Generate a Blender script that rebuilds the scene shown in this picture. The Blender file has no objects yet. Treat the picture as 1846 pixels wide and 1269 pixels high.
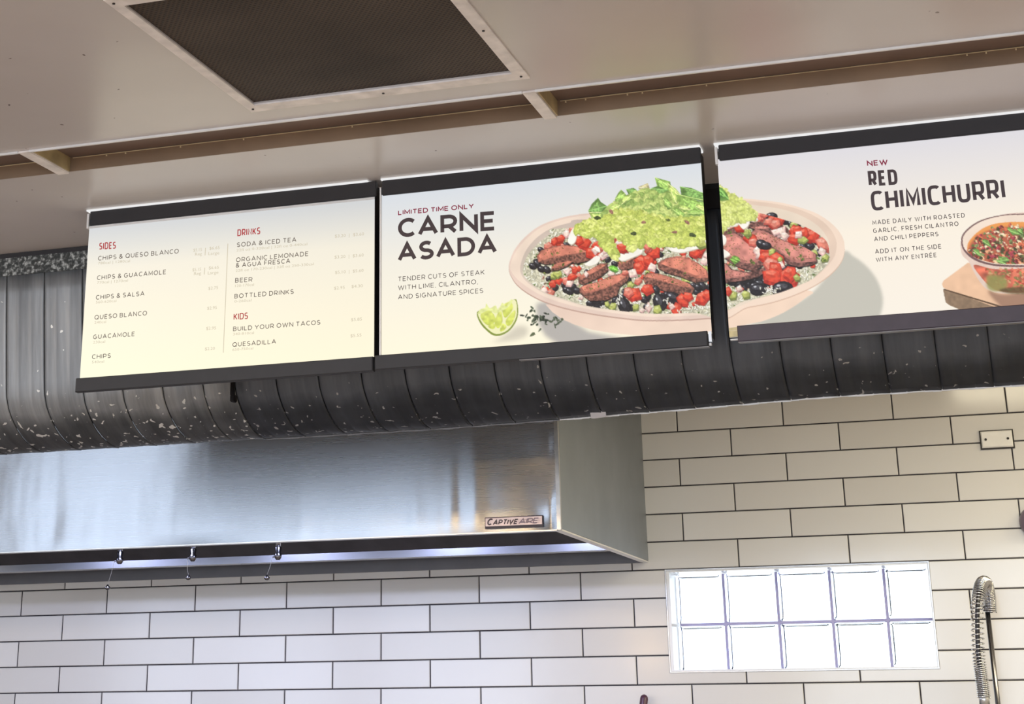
import bpy, bmesh, math, random
import numpy as np
from mathutils import Matrix, Vector

scene = bpy.context.scene
COL = scene.collection
random.seed(4)

# ---------------------------------------------------------------- camera
F_PX, CX, CY = 3088.404, 783.08, 162.58          # focal length and principal point of the (cropped) photograph
CAM = (1.22195, -6.68676, 1.54991)
RR = ((0.9486378, 0.3162609, -0.0080870), (-0.1152173, 0.3215665, -0.9398511), (-0.2946376, 0.8925100, 0.3414888))
cam_data = bpy.data.cameras.new('camera')
cam_data.sensor_fit = 'HORIZONTAL'; cam_data.sensor_width = 36
cam_data.lens = F_PX*36/1846
cam_data.shift_x = (923-CX)/1846; cam_data.shift_y = (CY-634.5)/1846
cam_data.clip_start = .05; cam_data.clip_end = 200
cam = bpy.data.objects.new('camera', cam_data); COL.objects.link(cam)
M3 = Matrix((RR[0], [-v for v in RR[1]], [-v for v in RR[2]])).transposed()
cam.matrix_world = Matrix.Translation(CAM) @ M3.to_4x4()
scene.camera = cam

def at(x, y, Y):
    """point of the depth plane Y that the photograph shows at pixel x, y"""
    a, b = (x-CX)/F_PX, (y-CY)/F_PX
    d = [RR[0][i]*a+RR[1][i]*b+RR[2][i] for i in range(3)]
    t = (Y-CAM[1])/d[1]
    return (CAM[0]+t*d[0], Y, CAM[2]+t*d[2])

# ---------------------------------------------------------------- exposure, sky, big lights
scene.view_settings.view_transform = 'Standard'
scene.view_settings.look = 'None'
scene.view_settings.exposure = 0.0
scene.view_settings.gamma = 1.0
scene.view_settings.use_curve_mapping = False
scene.cycles.max_bounces = 8
scene.cycles.use_denoising = True
scene.cycles.sample_clamp_indirect = 6
world = bpy.data.worlds.new('daylight'); scene.world = world; world.use_nodes = True
wn = world.node_tree; bg = wn.nodes['Background']
bg.inputs[0].default_value = (.86, .93, 1, 1); bg.inputs[1].default_value = 2.6

def area(name, loc, rot, size, size_y, power, color, spread=math.pi):
    l = bpy.data.lights.new(name, 'AREA'); l.shape = 'RECTANGLE'; l.size = size; l.size_y = size_y
    l.energy = power; l.color = color; l.spread = spread
    o = bpy.data.objects.new(name, l); COL.objects.link(o); o.location = loc; o.rotation_euler = rot
    return o
R90 = math.pi/2
WINX = [(-8.85, -7.55), (-7.40, -5.95), (-5.65, -3.75), (-1.0, .55), (.75, 2.2), (2.4, 3.9)]      # shop windows behind the camera; right three added unseen for daylight
for a, b in WINX:
    area('window_daylight', ((a+b)/2, -11.7, 2.3), (R90, 0, 0), b-a, 3.3, (2.3 if b < -3 else 3.8)*(b-a)*3.3*math.pi, (.64, .77, 1))
# warm tube fitting over the kitchen, in front of the tiled wall
area('kitchen_warm_light', (1.75, -1.5, 2.9), (0, 0, 0), 1.5, .5, 34, (1, .90, .66))
area('kitchen_warm_light', (2.9, -.9, 2.9), (0, 0, 0), .9, .4, 34, (1, .86, .58))  # second warm light, unseen, added to brighten the right tiles
for x in (-2.6, -1.75, -1.05, -.45):
    area('hood_lamp', (x, -1.15, 2.33), (0, 0, 0), .16, .16, 7.5, (.60, .66, 1))
pl_ = bpy.data.lights.new('pendant_lamp', 'POINT'); pl_.energy = 14; pl_.color = (1, .66, .32); pl_.shadow_soft_size = .06
po = bpy.data.objects.new('pendant_lamp', pl_); COL.objects.link(po); po.location = (-1.82, -8.0, 2.02)
po = bpy.data.objects.new('pendant_lamp', pl_.copy()); COL.objects.link(po); po.location = (-2.25, -8.2, 3.0); po.data.energy = 130; po.data.shadow_soft_size = .13
area('dining_fill_light', (-.5, -7.2, 3.95), (0, 0, 0), 4.5, 2.0, 150, (1, .93, .86))  # unseen warm fill, added to brighten the dining side and soffit

# ---------------------------------------------------------------- helpers
def srgb(r, g, b):
    f = lambda c: c/12.92 if c <= .04045 else ((c+.055)/1.055)**2.4
    return (f(r/255), f(g/255), f(b/255), 1)

class N:
    def __init__(s, name):
        s.m = bpy.data.materials.new(name); s.m.use_nodes = True; s.t = s.m.node_tree
        s.b = s.t.nodes['Principled BSDF']
    def n(s, kind, **kw):
        nd = s.t.nodes.new(kind)
        for k, v in kw.items():
            if k.startswith('_'): setattr(nd, k[1:], v)
            else: nd.inputs[k.replace('__', ' ')].default_value = v
        return nd
    def l(s, a, b): s.t.links.new(a, b)
    def ramp(s, src, stops):
        r = s.t.nodes.new('ShaderNodeValToRGB'); e = r.color_ramp.elements
        e[0].position, e[0].color = stops[0]; e[1].position, e[1].color = stops[-1]
        for p, c in stops[1:-1]:
            q = e.new(p); q.color = c
        s.l(src, r.inputs[0]); return r
    def bump(s, h, strength, dist=.002):
        b = s.n('ShaderNodeBump'); b.inputs['Strength'].default_value = strength; b.inputs['Distance'].default_value = dist
        s.l(h, b.inputs['Height']); s.l(b.outputs[0], s.b.inputs['Normal']); return b
def g(v, a=1): return (v, v, v, 1)

def simple(name, col, rough=.5, metal=0, spec=.5, nscale=0, namt=.12, bump=0):
    x = N(name); x.b.inputs['Roughness'].default_value = rough; x.b.inputs['Metallic'].default_value = metal
    x.b.inputs['Specular IOR Level'].default_value = spec
    x.b.inputs['Base Color'].default_value = col
    if nscale:
        tc = x.n('ShaderNodeTexCoord'); nz = x.n('ShaderNodeTexNoise', Scale=nscale, Detail=5.0)
        x.l(tc.outputs['Object'], nz.inputs['Vector'])
        lo = tuple(c*(1-namt) for c in col[:3])+(1,); hi = tuple(min(1, c*(1+namt)) for c in col[:3])+(1,)
        r = x.ramp(nz.outputs['Fac'], [(.3, lo), (.7, hi)]); x.l(r.outputs[0], x.b.inputs['Base Color'])
        if bump: x.bump(nz.outputs['Fac'], bump)
    return x.m

# materials
M = {}
def m_ceiling():
    x = N('painted_soffit'); x.b.inputs['Roughness'].default_value = .27; x.b.inputs['Specular IOR Level'].default_value = .75
    tc = x.n('ShaderNodeTexCoord')
    n1 = x.n('ShaderNodeTexNoise', Scale=1.6, Detail=4.0); x.l(tc.outputs['Object'], n1.inputs['Vector'])
    r = x.ramp(n1.outputs['Fac'], [(.3, srgb(200, 191, 186)), (.7, srgb(212, 204, 198))])
    # a few dark specks and a faint grimy patch
    n2 = x.n('ShaderNodeTexNoise', Scale=38.0, Detail=1.0); x.l(tc.outputs['Object'], n2.inputs['Vector'])
    r2 = x.ramp(n2.outputs['Fac'], [(.80, g(0)), (.815, g(1))])
    mx = x.n('ShaderNodeMix', _data_type='RGBA'); x.l(r2.outputs[0], mx.inputs['Factor']); x.l(r.outputs[0], mx.inputs['A'])
    mx.inputs['B'].default_value = srgb(120, 105, 98)
    x.l(mx.outputs['Result'], x.b.inputs['Base Color'])
    n3 = x.n('ShaderNodeTexNoise', Scale=2.2, Detail=2.0); x.l(tc.outputs['Object'], n3.inputs['Vector'])
    x.bump(n3.outputs['Fac'], .2, .02)
    return x.m
M['ceiling'] = m_ceiling()

def m_tile():
    x = N('glazed_white_tile'); x.b.inputs['Roughness'].default_value = .13
    oi = x.n('ShaderNodeObjectInfo')
    r = x.ramp(oi.outputs['Random'], [(0, srgb(214, 211, 205)), (1, srgb(228, 226, 221))]); x.l(r.outputs[0], x.b.inputs['Base Color'])
    tc = x.n('ShaderNodeTexCoord'); n3 = x.n('ShaderNodeTexNoise', Scale=9.0, Detail=2.0)
    geo = x.n('ShaderNodeNewGeometry'); x.l(geo.outputs['Position'], n3.inputs['Vector'])
    x.bump(n3.outputs['Fac'], .12, .004)
    return x.m
M['tile'] = m_tile()
M['grout'] = simple('dark_grout', srgb(52, 50, 54), .9, nscale=60)
def m_wallfar():
    """grout-coloured wall with the same running bond carried on where no tile is in view"""
    x = N('tiled_wall_far'); tc = x.n('ShaderNodeTexCoord'); mp = x.n('ShaderNodeMapping')
    x.l(tc.outputs['Object'], mp.inputs['Vector']); mp.inputs['Rotation'].default_value = (R90, 0, 0)
    br = x.n('ShaderNodeTexBrick', Scale=1.0); br.offset = .5
    br.inputs['Color1'].default_value = srgb(220, 217, 211); br.inputs['Color2'].default_value = srgb(226, 224, 219)
    br.inputs['Mortar'].default_value = srgb(52, 50, 54); br.inputs['Mortar Size'].default_value = .0022
    br.inputs['Brick Width'].default_value = .4094; br.inputs['Row Height'].default_value = .10337
    x.l(mp.outputs[0], br.inputs['Vector']); x.l(br.outputs['Color'], x.b.inputs['Base Color']); x.b.inputs['Roughness'].default_value = .3
    return x.m
M['paint'] = simple('warm_white_wall', srgb(206, 200, 192), .6, nscale=4)
M['floor'] = simple('grey_tan_floor', srgb(176, 167, 160), .45, nscale=6)
M['black'] = simple('black_satin_rail', srgb(34, 30, 31), .5, nscale=30, namt=.08)
M['charcoal'] = simple('charcoal_rail', srgb(48, 48, 50), .6, nscale=30, namt=.06)
M['plumrail'] = simple('plum_grey_rail', srgb(72, 63, 70), .55, nscale=25, namt=.1)
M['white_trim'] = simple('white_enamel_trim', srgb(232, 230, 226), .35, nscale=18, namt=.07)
M['grille_frame'] = simple('white_grille_frame', srgb(238, 230, 224), .45, nscale=24, namt=.16)
M['bronze'] = simple('bronze_slot', srgb(142, 119, 96), .42, nscale=5, namt=.2)
M['bronze_top'] = simple('bronze_slot_top', srgb(120, 99, 88), .55, nscale=4, namt=.12)
M['bead'] = simple('light_leak_line', srgb(232, 214, 176), .4)
M['edge_grey'] = simple('dull_aluminium_edge', srgb(128, 126, 126), .5, metal=.3)
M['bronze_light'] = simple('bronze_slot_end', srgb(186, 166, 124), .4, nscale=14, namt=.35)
M['alu'] = simple('aluminium', srgb(205, 205, 203), .32, metal=.8, nscale=40, namt=.1)
M['chrome'] = simple('chrome', srgb(205, 206, 208), .14, metal=1)
M['dark_chrome'] = simple('dark_chrome', srgb(120, 118, 120), .25, metal=1)
M['rubber'] = simple('dark_hose', srgb(44, 44, 48), .45)
M['screw'] = simple('dark_screw', srgb(40, 36, 34), .4, metal=.6)
M['plate'] = simple('white_plate', srgb(238, 236, 230), .22, nscale=20, namt=.04)
M['paper'] = simple('paper_tag', srgb(205, 196, 190), .8, nscale=50, namt=.06)
M['plum'] = simple('plum_plastic', srgb(84, 52, 66), .3, nscale=12, namt=.1)
M['mauve'] = simple('mauve_grey_plastic', srgb(120, 104, 118), .35)
M['yellowed'] = simple('yellowed_acrylic', srgb(214, 196, 140), .3, nscale=60, namt=.2)
M['plenum'] = simple('dark_steel_plenum', srgb(86, 84, 84), .5, metal=.7, nscale=12, namt=.12)
M['plenum2'] = simple('dark_grey_steel_back', srgb(110, 109, 112), .42, metal=.7, nscale=8, namt=.08)  # dark grey stainless of the hood's back plate
M['counter'] = simple('steel_counter', srgb(160, 160, 162), .35, metal=.8, nscale=8)

def m_galv(name, lo, hi, streak, specks):
    x = N(name); x.b.inputs['Metallic'].default_value = .55; x.b.inputs['Roughness'].default_value = .5
    geo = x.n('ShaderNodeNewGeometry')
    mp = x.n('ShaderNodeMapping'); x.l(geo.outputs['Position'], mp.inputs['Vector']); mp.inputs['Scale'].default_value = (26, 2.2, 1.6)
    n1 = x.n('ShaderNodeTexNoise', Scale=1.0, Detail=6.0, Roughness=.65); x.l(mp.outputs[0], n1.inputs['Vector'])
    r1 = x.ramp(n1.outputs['Fac'], [(.32, lo), (.52, tuple((a+b)/2 for a, b in zip(lo, hi))), (.72, hi)])
    n2 = x.n('ShaderNodeTexNoise', Scale=52.0, Detail=1.5, Distortion=.4); x.l(geo.outputs['Position'], n2.inputs['Vector'])
    # pale splashes of paint: thin out above the rolled bottom
    sep = x.n('ShaderNodeSeparateXYZ'); x.l(geo.outputs['Position'], sep.inputs[0])
    ht = x.n('ShaderNodeMapRange'); x.l(sep.outputs['Z'], ht.inputs['Value'])
    ht.inputs['From Min'].default_value = 2.27; ht.inputs['From Max'].default_value = 2.45; ht.inputs['To Min'].default_value = specks; ht.inputs['To Max'].default_value = specks-.09
    ad = x.n('ShaderNodeMath', _operation='ADD'); x.l(n2.outputs['Fac'], ad.inputs[0]); x.l(ht.outputs[0], ad.inputs[1])
    r2 = x.ramp(ad.outputs[0], [(.715, g(0)), (.735, g(1))])
    mx = x.n('ShaderNodeMix', _data_type='RGBA'); x.l(r2.outputs[0], mx.inputs['Factor']); x.l(r1.outputs[0], mx.inputs['A']); mx.inputs['B'].default_value = streak
    # underside shade painted into the colour of the rolled part, mottled like grime
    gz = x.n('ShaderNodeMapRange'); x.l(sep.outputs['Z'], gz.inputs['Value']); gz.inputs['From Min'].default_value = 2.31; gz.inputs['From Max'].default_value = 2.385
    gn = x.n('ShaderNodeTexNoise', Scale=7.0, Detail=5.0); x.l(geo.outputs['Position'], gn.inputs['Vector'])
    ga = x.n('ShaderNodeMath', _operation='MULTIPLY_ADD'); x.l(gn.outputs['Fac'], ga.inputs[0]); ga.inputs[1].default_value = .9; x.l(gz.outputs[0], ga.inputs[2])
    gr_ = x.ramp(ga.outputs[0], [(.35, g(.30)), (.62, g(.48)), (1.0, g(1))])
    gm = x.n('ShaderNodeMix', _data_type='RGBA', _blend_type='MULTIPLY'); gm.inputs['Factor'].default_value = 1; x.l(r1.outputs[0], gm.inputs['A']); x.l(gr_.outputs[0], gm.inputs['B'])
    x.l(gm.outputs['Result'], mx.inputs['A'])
    x.l(mx.outputs['Result'], x.b.inputs['Base Color'])
    x.bump(n1.outputs['Fac'], .15, .003)
    return x.m
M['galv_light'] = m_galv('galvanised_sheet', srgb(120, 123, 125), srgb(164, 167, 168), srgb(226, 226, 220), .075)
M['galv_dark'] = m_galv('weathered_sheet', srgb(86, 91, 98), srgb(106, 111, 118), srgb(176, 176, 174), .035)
def m_strip():
    x = N('spangled_zinc'); x.b.inputs['Roughness'].default_value = .6; x.b.inputs['Metallic'].default_value = .2
    geo = x.n('ShaderNodeNewGeometry'); n = x.n('ShaderNodeTexNoise', Scale=95.0, Detail=3.0, Roughness=.6); x.l(geo.outputs['Position'], n.inputs['Vector'])
    r = x.ramp(n.outputs['Fac'], [(.42, srgb(58, 60, 58)), (.52, srgb(100, 102, 98)), (.66, srgb(196, 198, 192))]); x.l(r.outputs[0], x.b.inputs['Base Color'])
    return x.m
M['spangle'] = m_strip()
def m_steel():
    x = N('brushed_stainless'); x.b.inputs['Metallic'].default_value = 1.0
    x.b.inputs['Base Color'].default_value = srgb(176, 181, 188)
    geo = x.n('ShaderNodeNewGeometry'); mp = x.n('ShaderNodeMapping'); x.l(geo.outputs['Position'], mp.inputs['Vector']); mp.inputs['Scale'].default_value = (2.0, 3.0, 260)
    n1 = x.n('ShaderNodeTexNoise', Scale=1.0, Detail=4.0); x.l(mp.outputs[0], n1.inputs['Vector'])
    r = x.n('ShaderNodeMapRange'); x.l(n1.outputs['Fac'], r.inputs['Value']); r.inputs['To Min'].default_value = .265; r.inputs['To Max'].default_value = .285
    x.l(r.outputs[0], x.b.inputs['Roughness'])
    n2 = x.n('ShaderNodeTexNoise', Scale=1.0, Detail=3.0); mp2 = x.n('ShaderNodeMapping'); mp2.inputs['Scale'].default_value = (3.5, 3.5, 1.4)
    x.l(geo.outputs['Position'], mp2.inputs['Vector']); x.l(mp2.outputs[0], n2.inputs['Vector'])
    b1 = x.n('ShaderNodeBump'); b1.inputs['Strength'].default_value = .35; b1.inputs['Distance'].default_value = .012; x.l(n2.outputs['Fac'], b1.inputs['Height'])
    b2 = x.n('ShaderNodeBump'); b2.inputs['Strength'].default_value = .004; b2.inputs['Distance'].default_value = .0002; x.l(n1.outputs['Fac'], b2.inputs['Height']); x.l(b1.outputs[0], b2.inputs['Normal'])
    x.l(b2.outputs[0], x.b.inputs['Normal'])
    x.b.inputs['Anisotropic'].default_value = .85; x.b.inputs['Anisotropic Rotation'].default_value = .25      # brushed along its length
    tg = x.n('ShaderNodeTangent', _direction_type='UV_MAP'); x.l(tg.outputs[0], x.b.inputs['Tangent'])
    return x.m
M['steel'] = m_steel()
M['trough_steel'] = simple('trough_steel', srgb(200, 202, 210), .24, metal=1, nscale=3, namt=.1)
M['steel_side'] = simple('satin_stainless_side', srgb(166, 172, 176), .5, metal=1, nscale=5, namt=.07)
def m_grille():
    """fine dark filter mesh seen through the grille"""
    x = N('dark_filter_mesh'); x.b.inputs['Roughness'].default_value = .75
    geo = x.n('ShaderNodeNewGeometry')
    hs = []
    for ang in (.6, -.6):
        mp = x.n('ShaderNodeMapping'); mp.inputs['Rotation'].default_value = (0, 0, ang); x.l(geo.outputs['Position'], mp.inputs['Vector'])
        w = x.n('ShaderNodeTexWave', Scale=36.0); w.bands_direction = 'X'; x.l(mp.outputs[0], w.inputs['Vector']); hs.append(w)
    mu = x.n('ShaderNodeMath', _operation='MULTIPLY'); x.l(hs[0].outputs['Fac'], mu.inputs[0]); x.l(hs[1].outputs['Fac'], mu.inputs[1])
    n = x.n('ShaderNodeTexNoise', Scale=3.0, Detail=3.0); x.l(geo.outputs['Position'], n.inputs['Vector'])
    r = x.ramp(mu.outputs[0], [(0, srgb(96, 84, 74)), (.6, srgb(60, 53, 49))])
    r2 = x.ramp(n.outputs['Fac'], [(.3, srgb(170, 160, 150)), (.75, srgb(255, 250, 240))])
    mx = x.n('ShaderNodeMix', _data_type='RGBA', _blend_type='MULTIPLY'); mx.inputs['Factor'].default_value = 1
    x.l(r.outputs[0], mx.inputs['A']); x.l(r2.outputs[0], mx.inputs['B']); x.l(mx.outputs['Result'], x.b.inputs['Base Color'])
    x.bump(mu.outputs[0], .5, .003)
    return x.m
M['mesh'] = m_grille()
def m_glow(name, attr=None, col=None, strength=1.0):
    """translucent print lit from behind: the board is a lamp, the print only filters it"""
    x = N(name); x.b.inputs['Roughness'].default_value = .4; x.b.inputs['Base Color'].default_value = g(.005)
    x.b.inputs['Specular IOR Level'].default_value = .25
    x.b.inputs['Emission Strength'].default_value = strength
    if attr:
        a = x.n('ShaderNodeVertexColor', _layer_name=attr); x.l(a.outputs['Color'], x.b.inputs['Emission Color'])
    else: x.b.inputs['Emission Color'].default_value = col
    return x.m
M['print'] = m_glow('backlit_print', attr='print')
M['ink'] = m_glow('ink_dark', col=srgb(66, 54, 56))
M['ink_soft'] = m_glow('ink_soft_grey', col=srgb(108, 98, 90))
M['ink_pale'] = m_glow('ink_pale', col=srgb(206, 196, 172))
M['ink_red'] = m_glow('ink_red', col=srgb(176, 52, 56))
M['ink_wine'] = m_glow('ink_wine', col=srgb(134, 36, 62))
M['rim_glow'] = m_glow('light_spill_rim', col=srgb(236, 236, 236))
M['badge_ink'] = simple('badge_ink', srgb(52, 40, 52), .4)
M['badge'] = simple('badge_plate', srgb(176, 166, 172), .3, metal=.6, nscale=40, namt=.1)
def m_glass():
    x = N('pressed_glass'); b = x.b
    b.inputs['Transmission Weight'].default_value = 1; b.inputs['Roughness'].default_value = .06; b.inputs['IOR'].default_value = 1.18
    b.inputs['Base Color'].default_value = (.93, .975, 1, 1)
    geo = x.n('ShaderNodeNewGeometry'); n = x.n('ShaderNodeTexNoise', Scale=9.0, Detail=2.0); x.l(geo.outputs['Position'], n.inputs['Vector']); x.bump(n.outputs['Fac'], .3, .01)
    return x.m
M['glass'] = m_glass()
M['mortar'] = simple('bluish_mortar', srgb(176, 172, 214), .7)
M['reveal'] = simple('white_reveal_tile', srgb(238, 240, 242), .2)

def new_bm(): return bmesh.new()
def add_box(bm, x0, x1, y0, y1, z0, z1):
    v = [bm.verts.new(p) for p in ((x0, y0, z0), (x1, y0, z0), (x1, y1, z0), (x0, y1, z0), (x0, y0, z1), (x1, y0, z1), (x1, y1, z1), (x0, y1, z1))]
    for f in ((0, 3, 2, 1), (4, 5, 6, 7), (0, 1, 5, 4), (1, 2, 6, 5), (2, 3, 7, 6), (3, 0, 4, 7)): bm.faces.new([v[i] for i in f])
def add_tube(bm, pts, rad, seg=10, cap=True):
    pts = [Vector(p) for p in pts]; rings = []; n = len(pts)
    rads = rad if isinstance(rad, (list, tuple)) else [rad]*n
    up = None
    for i, p in enumerate(pts):
        t = (pts[min(i+1, n-1)]-pts[max(i-1, 0)]).normalized()
        if up is None: up = t.orthogonal().normalized()
        up = (up-t*up.dot(t))
        up = up.normalized() if up.length > 1e-6 else t.orthogonal().normalized()
        s = t.cross(up)
        rings.append([bm.verts.new(p+(up*math.cos(a)+s*math.sin(a))*rads[i]) for a in [2*math.pi*k/seg for k in range(seg)]])
    for a, b in zip(rings, rings[1:]):
        for k in range(seg): bm.faces.new((a[k], a[(k+1) % seg], b[(k+1) % seg], b[k]))
    if cap: bm.faces.new(rings[0][::-1]); bm.faces.new(rings[-1])
def add_prism(bm, poly, y0, y1, bev=0):
    """polygon in x,z extruded from y0 (front) to y1 (back); front edge chamfered by bev"""
    n = len(poly); area_ = sum(poly[i][0]*poly[(i+1) % n][1]-poly[(i+1) % n][0]*poly[i][1] for i in range(n))
    if area_ < 0: poly = poly[::-1]
    def inset(d):
        out = []
        for i in range(n):
            a, b, c = Vector(poly[i-1]), Vector(poly[i]), Vector(poly[(i+1) % n])
            d1 = (b-a).normalized(); d2 = (c-b).normalized()
            n1 = Vector((-d1.y, d1.x)); n2 = Vector((-d2.y, d2.x)); k = 1+n1.dot(n2)
            out.append(b+(n1+n2)*(d/k))
        return out
    back = [bm.verts.new((p[0], y1, p[1])) for p in poly]
    mid = [bm.verts.new((p[0], y0+bev, p[1])) for p in poly] if bev else None
    fr = [bm.verts.new((p[0], y0, p[1])) for p in (inset(bev) if bev else poly)]
    L = [l for l in (fr, mid, back) if l]
    for a, b in zip(L, L[1:]):
        for i in range(n): bm.faces.new((a[i], b[i], b[(i+1) % n], a[(i+1) % n]))
    bm.faces.new(fr); bm.faces.new(back[::-1])
def obj(name, bm, mat, parent=None, smooth=False):
    me = bpy.data.meshes.new(name); bmesh.ops.recalc_face_normals(bm, faces=bm.faces); bm.to_mesh(me); bm.free()
    if mat: me.materials.append(mat)
    if smooth:
        for p in me.polygons: p.use_smooth = True
    o = bpy.data.objects.new(name, me); COL.objects.link(o)
    if parent is not None:
        o.parent = parent; o.matrix_parent_inverse = Matrix.Translation(-parent.location)
    return o
def box(name, b, mat, parent=None, bevel=0):
    bm = new_bm(); add_box(bm, *b)
    if bevel: bmesh.ops.bevel(bm, geom=bm.edges[:], offset=bevel, segments=2, affect='EDGES')
    return obj(name, bm, mat, parent)
def thing(name, label, cat, loc, group=None):
    o = bpy.data.objects.new(name, None); COL.objects.link(o); o.location = loc; o.empty_display_size = .05
    o['label'] = label; o['category'] = cat
    if group: o['group'] = group
    return o
def tag(o, label, cat, group=None):
    o['label'] = label; o['category'] = cat
    if group: o['group'] = group
    return o
def struct(o): o['kind'] = 'structure'; return o
def clone(o, parent, mesh_shift=None):
    c = o.copy(); COL.objects.link(c); c.parent = parent; return c
# ---------------------------------------------------------------- flat prints
class Print:
    """colour raster in board space (x, z in metres); becomes the vertex colours of a flat grid mesh"""
    def __init__(s, x0, x1, z0, z1, res, seed):
        s.x0, s.x1, s.z0, s.z1 = x0, x1, z0, z1
        s.W = int((x1-x0)/res)*2; s.H = int((z1-z0)/res)*2
        s.sx = s.W/(x1-x0); s.sz = s.H/(z1-z0)
        s.rng = np.random.default_rng(seed)
        s.img = np.ones((s.H, s.W, 3)); s.clip = None
        s.noise = [s.field(k) for k in (40, 16, 7, 4)]
    def field(s, k):
        h, w = s.H//k+3, s.W//k+3
        g = s.rng.random((h, w))
        y = np.arange(s.H)/k; x = np.arange(s.W)/k
        yi = y.astype(int); xi = x.astype(int)
        fy = (y-yi)[:, None]; fx = (x-xi)[None, :]
        fy = fy*fy*(3-2*fy); fx = fx*fx*(3-2*fx)
        a = g[yi][:, xi]; b = g[yi][:, xi+1]; c = g[yi+1][:, xi]; d = g[yi+1][:, xi+1]
        return (a*(1-fx)+b*fx)*(1-fy)+(c*(1-fx)+d*fx)*fy
    def uv(s, pts):
        """photo pixels -> raster coordinates through the board plane"""
        out = []
        for x, y in pts:
            p = at(x, y, BOARD_Y)
            out.append(((p[0]-s.x0)*s.sx, (s.z1-p[2])*s.sz))
        return np.array(out)
    def mask(s, q):
        x0 = max(0, int(q[:, 0].min())-1); x1 = min(s.W, int(q[:, 0].max())+2)
        y0 = max(0, int(q[:, 1].min())-1); y1 = min(s.H, int(q[:, 1].max())+2)
        if x1 <= x0 or y1 <= y0: return None
        X, Y = np.meshgrid(np.arange(x0, x1)+.5, np.arange(y0, y1)+.5)
        m = np.zeros(X.shape, bool); n = len(q)
        for i in range(n):
            ax, ay = q[i]; bx, by = q[(i+1) % n]
            if ay == by: continue
            c = ((ay > Y) != (by > Y)) & (X < (bx-ax)*(Y-ay)/(by-ay)+ax)
            m ^= c
        if s.clip is not None: m &= s.clip[y0:y1, x0:x1]
        return (slice(y0, y1), slice(x0, x1)), m
    def fill(s, q, col, var=0.0, k=1, grad=None, alpha=1.0):
        r = s.mask(q)
        if r is None: return
        sl, m = r
        c = np.array(col, float)[None, None, :]*np.ones(m.shape+(3,))
        if grad is not None:                       # top colour -> bottom colour
            t = np.linspace(0, 1, m.shape[0])[:, None, None]
            c = c*(1-t)+np.array(grad, float)*t
        if var:
            nz = (s.noise[k][sl]-.5)*2
            c = c*(1+var*nz[..., None])
        a = m[..., None]*alpha
        s.img[sl] = s.img[sl]*(1-a)+np.clip(c, 0, 1)*a
    def soft(s, q, col, blur, alpha=1.0):
        """polygon with a soft edge"""
        full = np.zeros((s.H, s.W)); r = s.mask(q)
        if r is None: return
        full[r[0]] = r[1]
        for ax in (0, 1):
            for _ in range(2):
                c = np.cumsum(np.pad(full, [(blur+1, blur) if i == ax else (0, 0) for i in (0, 1)], mode='edge'), axis=ax)
                n = full.shape[ax]
                full = (np.take(c, np.arange(2*blur+1, 2*blur+1+n), ax)-np.take(c, np.arange(0, n), ax))/(2*blur+1)
        a = full[..., None]*alpha
        if s.clip is not None: a = a*s.clip[..., None]
        s.img = s.img*(1-a)+np.array(col)*a
    def setclip(s, q):
        if q is None: s.clip = None; return
        s.clip = None; sl, m = s.mask(q); s.clip = np.zeros((s.H, s.W), bool); s.clip[sl] = m
    # -- ingredients; all positions are raster coordinates
    def ell(s, cx, cy, rx, ry, a=0, n=14, jit=0.0):
        t = np.linspace(0, 2*math.pi, n, endpoint=False)
        r = 1+jit*(s.rng.random(n)-.5)*2
        x = rx*np.cos(t)*r; y = ry*np.sin(t)*r
        return np.stack([cx+x*math.cos(a)-y*math.sin(a), cy+x*math.sin(a)+y*math.cos(a)], 1)
    def grain(s, x, y, L, a, col=None):
        c = col or (.93, .92, .85)
        s.fill(s.ell(x+1, y+1.5, L, L*.38, a, 8), (.58, .56, .46))
        s.fill(s.ell(x, y, L, L*.34, a, 8), c)
    def bean(s, x, y, r, a):
        r *= 1.15
        s.fill(s.ell(x+1, y+2, r*1.15, r*.85, a), (.12, .10, .09))
        s.fill(s.ell(x, y, r*1.1, r*.75, a), (.17, .155, .165), .25, 3)
        s.fill(s.ell(x-r*.1, y-r*.25, r*.7, r*.3, a), (.30, .29, .31), .2, 3)
        s.fill(s.ell(x-r*.35, y-r*.35, r*.2, r*.12, a, 8), (.8, .8, .82))
    def dice(s, x, y, r, a, kind=0):
        base = [((.86, .31, .22), (.73, .21, .16), (.93, .48, .38)), ((.95, .85, .79), (.85, .68, .66), (1, .95, .91)),
                ((.72, .74, .40), (.50, .54, .28), (.84, .86, .55)), ((.88, .52, .44), (.76, .36, .31), (.95, .68, .60))][kind]
        r *= 1.28
        q = s.ell(x, y, r, r*.82, a, 5 if kind != 1 else 4, .22)
        s.fill(q+np.array([1.2, 2.5]), tuple(c*.45 for c in base[1]), 0, 1, alpha=.55)
        s.fill(q, base[1], .15, 2)
        c = q.mean(0)
        s.fill(c+(q-c)*np.array([.86, .72])+np.array([-.5, -r*.16]), base[0], .13, 2)
        s.fill(c+(q-c)*np.array([.5, .25])+np.array([-r*.15, -r*.42]), base[2], .1, 3)
    def herb(s, x, y, r, dark=False):
        for _ in range(4):
            a = s.rng.random()*6.28
            c = (.16, .22, .14) if dark else [(.30, .42, .16), (.42, .52, .22), (.24, .34, .12)][s.rng.integers(3)]
            s.fill(s.ell(x+s.rng.normal()*r*.5, y+s.rng.normal()*r*.4, r*.6, r*.28, a, 6, .3), c)
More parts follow.
